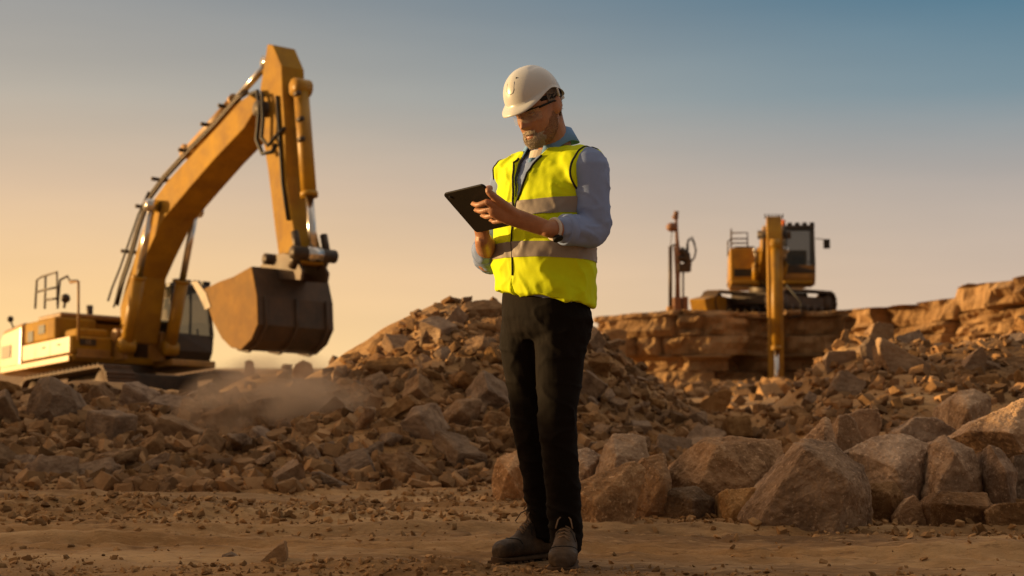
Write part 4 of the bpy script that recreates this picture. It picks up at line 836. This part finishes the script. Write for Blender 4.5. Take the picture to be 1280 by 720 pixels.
shell('hair', lambda x, l, z: 1.0 if ((x < .022-.3*max(0, .02-z) and z > .012) or (x < -.028 and z > -.05)) and z < .07 else 0, .005, M['hair'], 5, 1500, .008)
shell('eyebrows', lambda x, l, z: .8 if x > .06 and .012 < abs(l) < .052 and .017-.10*max(0, abs(l)-.036) < z < .026-.12*max(0, abs(l)-.036) else 0, .005, M['hair'], 9)
eb = MB()
for sg in (1, -1): eb.ball(HD(.0655, sg*.031, -.002), .0115)
eb.build('eyes', M['eye'], man)
eb = MB()
for sg in (1, -1): eb.add(*limb([(HD(.0755, sg*.018, .001), .0022), (HD(.0795, sg*.031, .0005), .005), (HD(.071, sg*.045, .001), .0022)], 10), True)
eb.build('eyelids', M['skin'], man)
gl = MB(); gv = []; 
for i in range(17):
    l = -.070+.14*i/16; f = .108-.040*(abs(l)/.07)**2.2
    for z in (-.022+.010*gauss(l, .012), 0, .020): gv.append(HD(f+.004*(z > 0), l, z-.002))
gl.add(gv, [(i*3+j, i*3+3+j, i*3+4+j, i*3+1+j) for i in range(16) for j in (0, 1)], True); gls = gl.build('safety_glasses', M['lens'], man)
mb = MB()
for sg in (1, -1): mb.tube([HD(.070, sg*.071, .016), HD(.05, sg*.078, .016), HD(.0, sg*.081, .014), HD(-.02, sg*.080, .008), HD(-.035, sg*.078, -.012)], [.0045, .004, .003, .003, .002], 7)
mb.tube([HD(.108-.040*(abs(l)/.07)**2.2+.004, l, .019) for l in np.linspace(-.07, .07, 13)], .0022, 6); mb.build('frame', M['trim'], gls)
# ---- hard hat
def hat_pt(t, u):
    """t: angle (0 = front), u: 0 crown .. 1 rim"""
    c, s_ = math.cos(t), math.sin(t); rf = .112 if c > 0 else .108; rl = .094; r = 1/math.sqrt((c/rf)**2+(s_/rl)**2)
    zr = .042+.026*s_*s_-.034*max(0, -c)**1.5; an = u*math.pi/2; rad = r*math.sin(an)**.93; z = zr+(.160-zr)*math.cos(an)**.92
    ridge = .006*gauss(s_*rad, .03)*math.sin(an)**.6*(1 if c > -.3 else .5); z += ridge
    for sg in (1, -1): z += -.0022*gauss(s_*rad-sg*.048, .007)*(1 if c < .35 else 0)*min(1, rad/.04)
    return rad*c*1.03-.001, rad*s_*1.02-.004, z
mb = MB(); vs = []; nu, nv_ = 26, 72
for i in range(nu+1):
    for k in range(nv_):
        t = 2*math.pi*k/nv_; x, l, z = hat_pt(t, i/nu); vs.append(HD(x, l, z))
for j, (dr_, dz) in enumerate(((.25, -.0035), (.6, -.010), (1, -.017), (1.04, -.0215))):
    for k in range(nv_):
        t = 2*math.pi*k/nv_; c = max(0, math.cos(t)); x, l, z = hat_pt(t, 1); br = (.003+.027*c**2.2+.008*max(0, -math.cos(t))**3)*dr_; d = Vector((x, l, 0)).normalized(); vs.append(HD(x+d.x*br, l+d.y*br, z+dz*(.3+1.0*c**1.6)))
rows_ = nu+5; fs = [(i*nv_+k, i*nv_+(k+1) % nv_, (i+1)*nv_+(k+1) % nv_, (i+1)*nv_+k) for i in range(rows_-1) for k in range(nv_)]
mb.add(vs, fs, True); hat = mb.build('hard_hat', M['helmet'], man); sm = hat.modifiers.new('s', 'SOLIDIFY'); sm.thickness = .003; sm.offset = -1
mb = MB()
pts = []
for u, tt in ((.40, -.22), (.55, -.19), (.70, -.165), (.76, -.11), (.78, 0), (.76, .11), (.70, .165), (.55, .19), (.40, .22)): x, l, z = hat_pt(tt, u); pts.append(HD(x*(.985 if u < .45 else 1.002), l*(.985 if u < .45 else 1.002), z-(.003 if u < .45 else 0)))
mb.tube(pts, .0016, 6)
mb.build('raised_panel', M['helmet'], hat)
mb = MB()
for sg in (1,):
    x, l, z = hat_pt(.30, .44); mb.ball(HD(x*.992, l*.992, z-.001), .0036)
    x, l, z = hat_pt(sg*2.0, .93)
mb.build('vent_plug', M['trim'], hat)
mb = MB()
for z0_, r_ in ((.018, 1.), (.036, 1.)):
    pass
bv = []
for k in range(48):
    t = 2*math.pi*k/48
    for z in (.024, .04): bv.append(HD(-.004+.100*math.cos(t) if math.cos(t) > 0 else -.004+.108*math.cos(t), .0815*math.sin(t), z+.012*max(0, math.cos(t))-.02*max(0, -math.cos(t))))
mb.add(bv, [(2*k, 2*((k+1) % 48), 2*((k+1) % 48)+1, 2*k+1) for k in range(48)], True); hb = mb.build('headband', M['trim'], hat); sm = hb.modifiers.new('s', 'SOLIDIFY'); sm.thickness = .004
mb = MB(); mb.box(-.013, .013, -.018, .018, -.014, .014, Matrix.Translation(HD(-.122, .0, .006)) @ Matrix((HF, HL, HU)).transposed().to_4x4()); mb.tube([HD(-.03, .092, .052), HD(-.035, .084, .02)], .005, 6); mb.build('adjuster', M['helmet'], hb, .003)
# ---- shirt
TR = [(.955, .190, .148, .012, .16), (1.03, .192, .151, .014, 0), (1.12, .196, .156, .016, 0), (1.22, .198, .153, .012, 0), (1.32, .202, .147, .004, 0), (1.40, .206, .136, -.004, 0), (1.445, .205, .118, -.012, 0), (1.48, .178, .095, -.020, 0), (1.505, .125, .08, -.022, 0), (1.53, .078, .066, -.022, 0), (1.55, .06, .055, -.02, 0)]
def torso(off, top=99, bottom=0):
    return loft([(B(f, 0, z), LB*(a+off)-UZ*_*.12, FB*(b+off)+UZ*_*b) for z, a, b, f, _ in TR if bottom <= z <= top], 44, 2.25)
def sleeve_w(p, n_):
    rg = (1-min(1, abs(mnoise.fractal(Vector((p.x*8+p.z*7, p.y*8, p.z*11)), 1., 2.1, 2))*1.7))**5
    return .004*rg-.001+.003*fr((p.x*14, p.y*14, p.z*9), 1.)+.0025*math.sin((p.z*55+p.x*40)+4*fr(p, 9, 3))*max(0, min(1, (1.36-p.z)/.15))
def armpath(a, b, c, k, r):
    e = lerp(b, c, k); return limb([(a+(b-a)*-.02, r[0]), (lerp(a, b, .3), r[1]), (lerp(a, b, .7), r[2]), (b, r[3]), (lerp(b, e, .55), r[4]), (e, r[5])], 26)
sp_ = [torso(-.014), armpath(LSH, LEL, LWR, .66, (.076, .071, .062, .054, .054, .049)), armpath(RSH, REL, RWR, .42, (.076, .072, .064, .058, .056, .055)), loft([(B(-.02+.03*q, 0, 1.51+.03*q), LB*.075, FB*.068) for q in (0, 1)], 28)]
shirt = fuse('shirt', sp_, .0065, M['shirt'], man, 3, lambda p, n_: sleeve_w(p, n_))
def ringtube(c, ax, ra, rb, r, n=36):
    a = ax.orthogonal().normalized(); b = ax.cross(a).normalized(); mb = MB(); mb.tube([c+a*(ra*math.cos(2*math.pi*k/n))+b*(rb*math.sin(2*math.pi*k/n)) for k in range(n+1)], r, 8, False); return mb
cl_ = lerp(LEL, LWR, .66); ax = (LWR-LEL).normalized(); mb = MB(); mb.add(*loft([(cl_+ax*s_, ax.orthogonal().normalized()*r_, ax.cross(ax.orthogonal().normalized())*r_) for s_, r_ in ((-.03, .05), (-.028, .057), (.0, .055), (.004, .050))], 24), True); mb.build('cuff', M['shirt'], shirt)
cr_ = lerp(REL, RWR, .42); ax = (RWR-REL).normalized(); mb = MB(); mb.add(*loft([(cr_+ax*s_, ax.orthogonal().normalized()*r_, ax.cross(ax.orthogonal().normalized())*r_) for s_, r_ in ((-.035, .054), (-.03, .061), (.004, .059), (.008, .053))], 24), True); mb.build('cuff', M['shirt'], shirt)
# collar: two turned-down flaps round the neck, open at the throat
cv = []; ncl = 30
for i in range(ncl+1):
    t = math.radians(28+(360-56)*i/ncl); c_, s_ = math.cos(t), math.sin(t)
    op = max(0, c_)**1.5; up_ = B(-.022+.066*c_, .070*s_, 1.588-.055*op); lo = B(-.022+.098*c_+.022*op, .112*s_, 1.533-.085*op); base = B(-.022+.066*c_, .070*s_, 1.53-.05*op)
    cv += [base, up_, up_+B(.006*c_, .008*s_, -.002), lo]
mb = MB(); mb.add(cv, [(i*4+j, i*4+4+j, i*4+5+j, i*4+1+j) for i in range(ncl) for j in range(3)], True); co = mb.build('collar', M['collar'], shirt); sm = co.modifiers.new('s', 'SOLIDIFY'); sm.thickness = .0025
mb = MB(); mb.add(*loft([(B(.098, -.004, 1.30), LB*.013, FB*.012), (B(.098, -.004, 1.40), LB*.014, FB*.012), (B(.07, 0, 1.47), LB*.014, FB*.012)], 12)); mb.build('placket', M['collar'], shirt)
mb = MB()
for z in (1.32, 1.37, 1.42): mb.ball(B(.113 if z < 1.4 else .098, -.004, z), .005)
mb.build('button', M['tee'], shirt)
mb = MB(); mb.add(*loft([(B(.05, 0, 1.425), LB*.032, FB*.03), (B(.03, 0, 1.475), LB*.05, FB*.04), (B(.015, 0, 1.50), LB*.055, FB*.045)], 20)); mb.build('undershirt', M['tee'], shirt)
# ---- vest
def vest_w(p, n_):
    q = p.z; rg = lambda q: (1-min(1, abs(mnoise.fractal(Vector(q), 1., 2.1, 2))*1.6))**5
    return .004*fr((p.x*6, p.y*6, p.z*4), 1.)+.0065*rg((p.x*7+p.z*5, p.y*7, p.z*3.2-p.x*3))+.004*rg((p.x*5, p.y*5+9, p.z*9))-.003+.003*fr((p.x*16+p.z*9, p.y*16, p.z*7-p.x*6), 1., 3)+.004*math.sin(46*(p.z*.55+p.x*.9)+5*fr(p, 5, 3))*max(0, min(1, (1.28-q)/.2))+.003*math.sin(70*(p.x*.8-p.z*.35)+4*fr(p, 6, 3))*max(0, min(1, (q-1.28)/.1))
vp = [torso(.006, 1.515)]
for sg in (1, -1): vp.append(loft([(B(-.018, sg*l, z), FB*a+UZ*0, UZ*b) for l, z, a, b in ((.09, 1.435, .09, .083), (.16, 1.425, .106, .084), (.198, 1.412, .100, .088), (.216, 1.405, .094, .090))], 28))
vest = fuse('safety_vest', vp, .0065, M['vest'], man, 4, vest_w)
def cut(o, mesh):
    c = bpy.data.objects.new('cut', mesh); COL.objects.link(c); c.parent = man; bpy.context.view_layer.update(); b = o.modifiers.new('b', 'BOOLEAN'); b.operation = 'DIFFERENCE'; b.object = c; b.solver = 'EXACT'
    dg = bpy.context.evaluated_depsgraph_get(); dg.update(); m2 = bpy.data.meshes.new_from_object(o.evaluated_get(dg)); o.modifiers.clear(); o.data = m2; bpy.data.objects.remove(c)
def wedge(pts, f0, f1):
    mb = MB(); n = len(pts); vs = [B(f0, l, z) for l, z in pts]+[B(f1, l, z) for l, z in pts]; mb.add(vs, [tuple(range(n)), tuple(range(2*n-1, n-1, -1))]+[(i, i+n, (i+1) % n+n, (i+1) % n) for i in range(n)]); return mb.mesh()
cut(vest, wedge([(0.004, 1.285), (.062, 1.46), (.088, 1.60), (-.074, 1.60), (-.05, 1.46)], -.01, .4))
cut(vest, wedge([(0.0, 1.035), (.022, .90), (-.018, .90)], -.0, .4))
for p in vest.data.polygons: p.use_smooth = True
def band(zlo, zhi, tilt, name, extra=None):
    bm = bmesh.new(); bm.from_mesh(vest.data); no = (UZ+FB*tilt[0]+LB*tilt[1]).normalized()
    for z, s_ in ((zlo, -1), (zhi, 1)):
        bmesh.ops.bisect_plane(bm, geom=bm.verts[:]+bm.edges[:]+bm.faces[:], plane_co=B(0, 0, z), plane_no=no*s_, clear_outer=True)
    bm.normal_update(); kill = [f for f in bm.faces if (f.calc_center_median()-f.normal*.02).xy.length > f.calc_center_median().xy.length or (extra and not extra(f.calc_center_median()))]
    bmesh.ops.delete(bm, geom=kill, context='FACES')
    for v in bm.verts: v.co += v.normal*.0035
    me = bpy.data.meshes.new(name); bm.to_mesh(me); bm.free(); o = link(name, me, M['tape'], vest); me.polygons.foreach_set('use_smooth', [True]*len(me.polygons)); return o
band(1.252, 1.308, (0.02, -.05), 'reflective_band'); band(1.095, 1.15, (-.06, .0), 'reflective_band')
# dark piping round the armholes and the neck opening, zip
mb = MB()
def on(o, p, d, far=.6):
    ok, loc, nn, _ = o.ray_cast(p, d, distance=far); return (loc+nn*.002) if ok else None
zp = []
for t in np.linspace(0, 1, 26):
    for sg in (1, -1): pass
for sg, l0 in ((1, .062), (-1, -.05)):
    pts = []
    for t in np.linspace(0, 1, 24):
        l = lerp(.004, l0+sg*.004, t)+sg*.004; z = lerp(1.283, 1.47, t); h = on(vest, B(.5, l, z), -FB)
        if h and (not pts or (h-pts[-1]).length < .05): pts.append(h)
    if len(pts) > 3: mb.tube(pts, .0042, 7)
pts = []
for z in np.linspace(1.283, 1.04, 24):
    h = on(vest, B(.5, .004, z), -FB)
    if h: pts.append(h)
mb.tube(pts, .003, 7); mb.build('zip', M['trim'], vest)
for sg in (1, -1):
    bm = bmesh.new(); bm.from_mesh(vest.data); pn = (LB*sg+UZ*.05).normalized()
    r = bmesh.ops.bisect_plane(bm, geom=bm.verts[:]+bm.edges[:]+bm.faces[:], plane_co=B(-.014, sg*.206, 1.41), plane_no=pn, clear_outer=True)
    es = [g for g in r['geom_cut'] if isinstance(g, bmesh.types.BMEdge)]; vs_ = {}
    for e in es:
        for a_, b_ in ((e.verts[0], e.verts[1]), (e.verts[1], e.verts[0])): vs_.setdefault(a_, []).append(b_)
    if vs_:
        st_ = max(vs_, key=lambda v: v.co.z); loop = [st_]; seen_ = {st_}
        while True:
            nx_ = [v for v in vs_[loop[-1]] if v not in seen_]
            if not nx_: break
            loop.append(nx_[0]); seen_.add(nx_[0])
        mb = MB(); mb.tube([v.co.copy() for v in loop[::2]]+[loop[0].co.copy()], .0042, 7, False); mb.build('armhole_trim', M['trim'], vest)
    bm.free()
# ---- lanyard
mb = MB()
for sg in (1, -1):
    pts = []
    for t in np.linspace(0, 1, 16):
        l = sg*lerp(.07, .006, t**.85); z = lerp(1.545, 1.295, t); h = on(vest, B(.5, l*1.0, z), -FB); h2 = on(shirt, B(.5, l, z), -FB)
        p = h2 if h2 is not None else B(.02, l, z)
        pts.append(p+FB*.006)
    mb.tube(pts, .0045, 7)
mb.build('lanyard', simple('lanyard_cord', (.015, .02, .05), .7), man)
# ---- trousers
def tr_w(p, n_):
    z = p.z; a = .004*fr((p.x*11, p.y*11, p.z*6), 1.)
    ank = max(0, min(1, (.42-z)/.25)); kn = gauss(z-.52, .12); cr = gauss(z-.83, .09)
    w_ = fr((p.x*9+z*5, p.y*9, z*24), 1., 3); rg = (1-min(1, abs(mnoise.fractal(Vector((p.x*6+z*5, p.y*6, z*8)), 1., 2.1, 2))*1.7))**5; return .006*rg*(.3+ank+kn+cr)-.002+a*.8+ank*.007*w_+kn*.005*w_+cr*.006*fr((p.x*16+z*14, p.y*16, z*9-p.x*10), 1., 3)
LKN, LAN = A(697, 522, 6.10), A(708, 668, 6.15); RKN, RAN = A(663, 530, 6.30), A(682, 652, 6.36)
tp_ = [loft([(B(0.005, 0, z), LB*a, FB*b) for z, a, b in ((1.03, .172, .128), (.97, .178, .135), (.90, .182, .138), (.84, .178, .125), (.81, .15, .10))], 36, 2.2),
       limb([(B(.0, .088, .89), .108), (B(.015, .084, .78), .096), (LKN.lerp(B(.01, .084, .78), .4), .080), (LKN, .070), (LKN.lerp(LAN, .5), .064), (LAN, .063), (LAN+Vector((.0, .0, -.03)), .065)], 28),
       limb([(B(.0, -.088, .89), .108), (B(.02, -.09, .78), .098), (RKN.lerp(B(.01, -.09, .78), .4), .080), (RKN, .069), (RKN.lerp(RAN, .5), .062), (RAN, .060), (RAN+Vector((0, 0, -.025)), .064)], 28)]
fuse('trousers', tp_, .0065, M['trousers'], man, 3, tr_w)
# ---- boots
def boot(heel, toe, ank, seed):
    """heel, toe: ground points; ank: ankle"""
    d = (toe-heel); L = d.length; d.normalize(); s_ = Vector((d.y, -d.x, 0))
    def Q_(q, l, h): return heel+d*(L*q)+s_*l+UZ*h
    prof = [(.0, .030, .075), (.05, .037, .092), (.16, .041, .108), (.30, .042, .112), (.42, .043, .106), (.54, .046, .088), (.66, .050, .074), (.78, .052, .068), (.88, .049, .064), (.95, .039, .054), (1., .022, .036)]
    ps = [loft([(Q_(q, 0, .022+h*.5), s_*w, UZ*(h*.5)) for q, w, h in prof], 28, 2.7)]
    ps.append(loft([(Q_(.23, 0, .08), s_*.042, d*.062), (Q_(.22, 0, .12), s_*.043, d*.058), (Q_(.20, 0, .16), s_*.047, d*.058), (Q_(.195, 0, .185), s_*.052, d*.062), (Q_(.195, 0, .195), s_*.050, d*.060)], 24)); ps.append(limb([(Q_(.36, 0, .125), .036), (Q_(.56, 0, .07), .042)], 18))
    b = fuse('boot', ps, .0042, M['boot'], man, 2, lambda p, n_: .0022*fr(p, 26, 4))
    def top(q, l):
        h = b.ray_cast(Q_(q, l, .4), -UZ, distance=.5); return h[1] if h[0] else Q_(q, l, .07)
    mb = MB(); mb.tube([top(.70+.05*math.cos(a_*2), .05*a_)+UZ*.0005 for a_ in np.linspace(-.95, .95, 13)], .0028, 6); mb.tube([top(.46+.03*a_*a_, .043*a_) for a_ in np.linspace(-.9, .9, 11)], .002, 6); mb.build('stitched_seam', M['trim'], b)
    so = [(-.02, .026), (.02, .038), (.1, .044), (.3, .042), (.45, .045), (.62, .053), (.8, .056), (.92, .048), (.99, .032), (1.02, .014)]
    mb = MB(); mb.add(*loft([(Q_(q, 0, .019), s_*w, UZ*.009) for q, w in so], 24, 4)); 
    for k in range(9):
        q = .0+.118*k; w = np.interp(q, [p_[0] for p_ in so], [p_[1] for p_ in so])
        if k != 3: mb.add(*loft([(Q_(q, 0, .006), s_*w, UZ*.008), (Q_(q+.075, 0, .006), s_*w, UZ*.008)], 12, 5))
    mb.build('sole', M['sole'], b, .002)
    mb = MB()
    for k in range(5):
        q = .36+.05*k; c, e = top(q, -.02), top(q, .02); m_ = top(q+.012, 0); mb.tube([c, m_+UZ*.003, e], .0034, 6); c, e = top(q+.03, -.02), top(q+.0, .02); mb.tube([c, top(q+.015, 0)+UZ*.004, e], .0034, 6)
    c = top(.35, 0)+UZ*.004
    for sg in (1, -1): mb.tube([c, c+s_*sg*.018+d*.012+UZ*.008, c+s_*sg*.032+d*.016-UZ*.008, c+s_*sg*.018+d*.02-UZ*.012, c], .003, 6); mb.tube([c, c+s_*sg*.022+d*.04-UZ*.02, c+s_*sg*.03+d*.06-UZ*.05], .0028, 6)
    mb.build('lace', M['lace'], b)
def G(px, py, D, z): v = A(px, py, D); v.z = z; return v
gz = Hs(.16, 6.1)-.004
boot(G(709, 700, 6.21, gz), G(702, 712, 5.925, gz), LAN, 1)
boot(G(690, 700, 6.42, gz), G(620, 700, 6.24, gz), RAN, 2)
# ---- wristwatch
wc = lerp(LEL, LWR, .86); ax = (LWR-LEL).normalized(); mb = ringtube(wc, ax, .036, .036, .006); wt = mb.build('wristwatch', M['tee'], man)
dn = (-UZ*.8+Vector((0, -.6, 0))); dn = (dn-ax*dn.dot(ax)).normalized(); mb = MB(); mb.tube([wc+dn*.033, wc+dn*.045], .018, 18); mb.build('watch_face', M['trim'], wt, .002)
# ---- tablet (held: a thing of its own)
tb = thing('tablet', 'black tablet computer held in the man\'s hands, seen from its back', 'tablet', O)
def slab(a0, a1, b0, b1, c0, c1, r):
    o2 = []
    for (a, b, st) in ((a1-r, b0+r, -90), (a1-r, b1-r, 0), (a0+r, b1-r, 90), (a0+r, b0+r, 180)):
        for q in range(6): t = math.radians(st+90*q/5); o2.append((a+r*math.cos(t), b+r*math.sin(t)))
    mb = MB(); n = len(o2); vs = [TO+tx*a+ty*b+tn*c0 for a, b in o2]+[TO+tx*a+ty*b+tn*c1 for a, b in o2]; mb.add(vs, [tuple(range(n)), tuple(range(2*n-1, n-1, -1))]+[(i, i+n, (i+1) % n+n, (i+1) % n) for i in range(n)]); return mb
slab(0, Wt, 0, Ht, -.009, .0, .014).build('tablet_case', M['tablet'], tb, .0025)
slab(.012, Wt-.012, .012, Ht-.012, -.0105, -.0092, .006).build('screen', M['screen'], tb)
mb = MB(); mb.tube([TP(.12, .1, .0), TP(.12, .1, .0025)], .007, 16); mb.build('camera_lens', M['screen'], tb)

# ------------------------------------------------------------------ drifting dust over the bank below the bucket
m, nt, p = nodes('dust'); nt.nodes.remove(p); tc = N(nt, 'ShaderNodeTexCoord'); pv = N(nt, 'ShaderNodeVolumePrincipled'); pv.inputs['Color'].default_value = (.8, .62, .45, 1); pv.inputs['Anisotropy'].default_value = .35
n1 = N(nt, 'ShaderNodeTexNoise', i_Scale=2.4, i_Detail=4.0); nt.links.new(tc.outputs['Object'], n1.inputs['Vector'])
ln = N(nt, 'ShaderNodeVectorMath', operation='LENGTH'); nt.links.new(tc.outputs['Object'], ln.inputs[0]); mr = N(nt, 'ShaderNodeMapRange'); mr.inputs[1].default_value = 1.; mr.inputs[2].default_value = .2; nt.links.new(ln.outputs['Value'], mr.inputs[0])
mr2 = N(nt, 'ShaderNodeMapRange'); mr2.inputs[1].default_value = .38; mr2.inputs[2].default_value = .7; nt.links.new(n1.outputs[0], mr2.inputs[0])
mm = N(nt, 'ShaderNodeMath', operation='MULTIPLY'); nt.links.new(mr.outputs[0], mm.inputs[0]); nt.links.new(mr2.outputs[0], mm.inputs[1]); m3 = N(nt, 'ShaderNodeMath', operation='MULTIPLY'); m3.inputs[1].default_value = 10.; nt.links.new(mm.outputs[0], m3.inputs[0]); nt.links.new(m3.outputs[0], pv.inputs['Density']); nt.links.new(pv.outputs[0], nt.nodes['Material Output'].inputs['Volume'])
for i, (px, py, D, sx, sy, sz) in enumerate(((350, 522, 12.8, .85, .8, .52),)):
    mb = MB(); mb.ball((0, 0, 0), 1, n=24); o = mb.build('dust_cloud', m); o.location = at(px, py, D); o.scale = (sx, sy, sz); tag(o, 'small cloud of brown dust drifting over the left bank below the bucket', 'dust', None, 'stuff')

# ------------------------------------------------------------------ sky, sun, camera
SUN_AZ = math.atan2(-.985, .17); SUN_EL = math.radians(6.5)          # direction towards the sun: left and behind the machines
sd = Vector((math.sin(SUN_AZ)*math.cos(SUN_EL), math.cos(SUN_AZ)*math.cos(SUN_EL), math.sin(SUN_EL)))
w = bpy.data.worlds.new('World'); S.world = w; w.use_nodes = True; nt = w.node_tree; bg = nt.nodes['Background']
sk = N(nt, 'ShaderNodeTexSky', sky_type='NISHITA'); sk.sun_disc = False; sk.sun_elevation = SUN_EL; sk.sun_rotation = SUN_AZ; sk.air_density = 1.2; sk.dust_density = 2.5; sk.ozone_density = 1.5; sk.altitude = 100
# the dusty evening air: warm low band towards the sun, grey blue just above and away from it
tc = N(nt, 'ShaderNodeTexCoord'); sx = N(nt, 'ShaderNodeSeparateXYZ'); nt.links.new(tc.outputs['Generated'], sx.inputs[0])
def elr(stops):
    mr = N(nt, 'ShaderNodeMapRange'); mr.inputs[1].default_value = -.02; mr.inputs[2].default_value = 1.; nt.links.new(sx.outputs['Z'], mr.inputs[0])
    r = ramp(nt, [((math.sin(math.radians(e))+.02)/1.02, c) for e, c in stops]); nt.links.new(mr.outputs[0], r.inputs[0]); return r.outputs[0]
warm = elr([(-1, (.98, .64, .26)), (.5, (1.0, .655, .275)), (3, (.87, .57, .285)), (6, (.63, .455, .31)), (9, (.44, .385, .322)), (12.5, (.27, .27, .27)), (30, (.68, .55, .42)), (90, (.76, .62, .49))])  # dome above the view made bright and warm as added fill
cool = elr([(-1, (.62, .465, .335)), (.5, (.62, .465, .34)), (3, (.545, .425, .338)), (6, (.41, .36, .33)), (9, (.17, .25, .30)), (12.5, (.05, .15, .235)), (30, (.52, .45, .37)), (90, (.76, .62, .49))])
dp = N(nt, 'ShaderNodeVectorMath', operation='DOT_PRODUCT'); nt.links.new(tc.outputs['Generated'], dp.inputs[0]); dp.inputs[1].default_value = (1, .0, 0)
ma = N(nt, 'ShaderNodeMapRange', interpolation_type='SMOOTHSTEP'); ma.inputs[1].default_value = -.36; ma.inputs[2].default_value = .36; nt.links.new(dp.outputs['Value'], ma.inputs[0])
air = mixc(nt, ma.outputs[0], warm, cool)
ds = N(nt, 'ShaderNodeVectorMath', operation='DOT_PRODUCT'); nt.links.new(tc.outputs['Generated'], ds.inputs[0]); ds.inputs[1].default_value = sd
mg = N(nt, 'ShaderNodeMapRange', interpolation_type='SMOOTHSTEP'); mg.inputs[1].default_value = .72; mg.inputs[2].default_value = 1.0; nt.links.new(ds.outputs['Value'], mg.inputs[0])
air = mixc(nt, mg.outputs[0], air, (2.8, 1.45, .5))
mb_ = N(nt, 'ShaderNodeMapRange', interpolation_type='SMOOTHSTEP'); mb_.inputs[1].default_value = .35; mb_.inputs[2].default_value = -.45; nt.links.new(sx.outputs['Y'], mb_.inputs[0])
air = mixc(nt, mb_.outputs[0], air, (.27, .215, .165))  # unseen sky behind the camera dimmed so upright faces come out darker
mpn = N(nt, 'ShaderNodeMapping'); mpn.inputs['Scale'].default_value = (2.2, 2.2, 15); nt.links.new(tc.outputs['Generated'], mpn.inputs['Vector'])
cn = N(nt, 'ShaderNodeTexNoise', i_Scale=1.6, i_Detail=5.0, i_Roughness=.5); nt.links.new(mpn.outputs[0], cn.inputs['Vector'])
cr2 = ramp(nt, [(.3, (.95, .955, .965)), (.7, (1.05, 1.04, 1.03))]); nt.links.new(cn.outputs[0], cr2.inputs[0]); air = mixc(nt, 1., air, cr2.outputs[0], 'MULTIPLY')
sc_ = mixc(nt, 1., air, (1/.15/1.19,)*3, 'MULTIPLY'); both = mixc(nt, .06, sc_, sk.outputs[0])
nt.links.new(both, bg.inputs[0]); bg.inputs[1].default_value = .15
ld = bpy.data.lights.new('sun', 'SUN'); ld.energy = 5; ld.angle = math.radians(.6); ld.color = (1, .64, .27); lo = bpy.data.objects.new('sun', ld); COL.objects.link(lo); lo.rotation_euler = sd.to_track_quat('Z', 'Y').to_euler()
cd = bpy.data.cameras.new('camera'); cd.lens = 60; cd.sensor_width = 36; cd.clip_start = .1; cd.clip_end = 20000; cd.dof.use_dof = True; cd.dof.focus_distance = 6.1; cd.dof.aperture_fstop = 4.2
co = bpy.data.objects.new('camera', cd); COL.objects.link(co); co.location = EYE; co.rotation_euler = (math.pi/2+TH, 0, 0); S.camera = co
S.view_settings.view_transform = 'Standard'; S.view_settings.look = 'None'; S.view_settings.exposure = .45; S.view_settings.gamma = 1
S.cycles.use_denoising = True; S.cycles.max_bounces = 6; S.cycles.volume_bounces = 1; S.cycles.transparent_max_bounces = 12
S.cycles.sample_clamp_indirect = 6
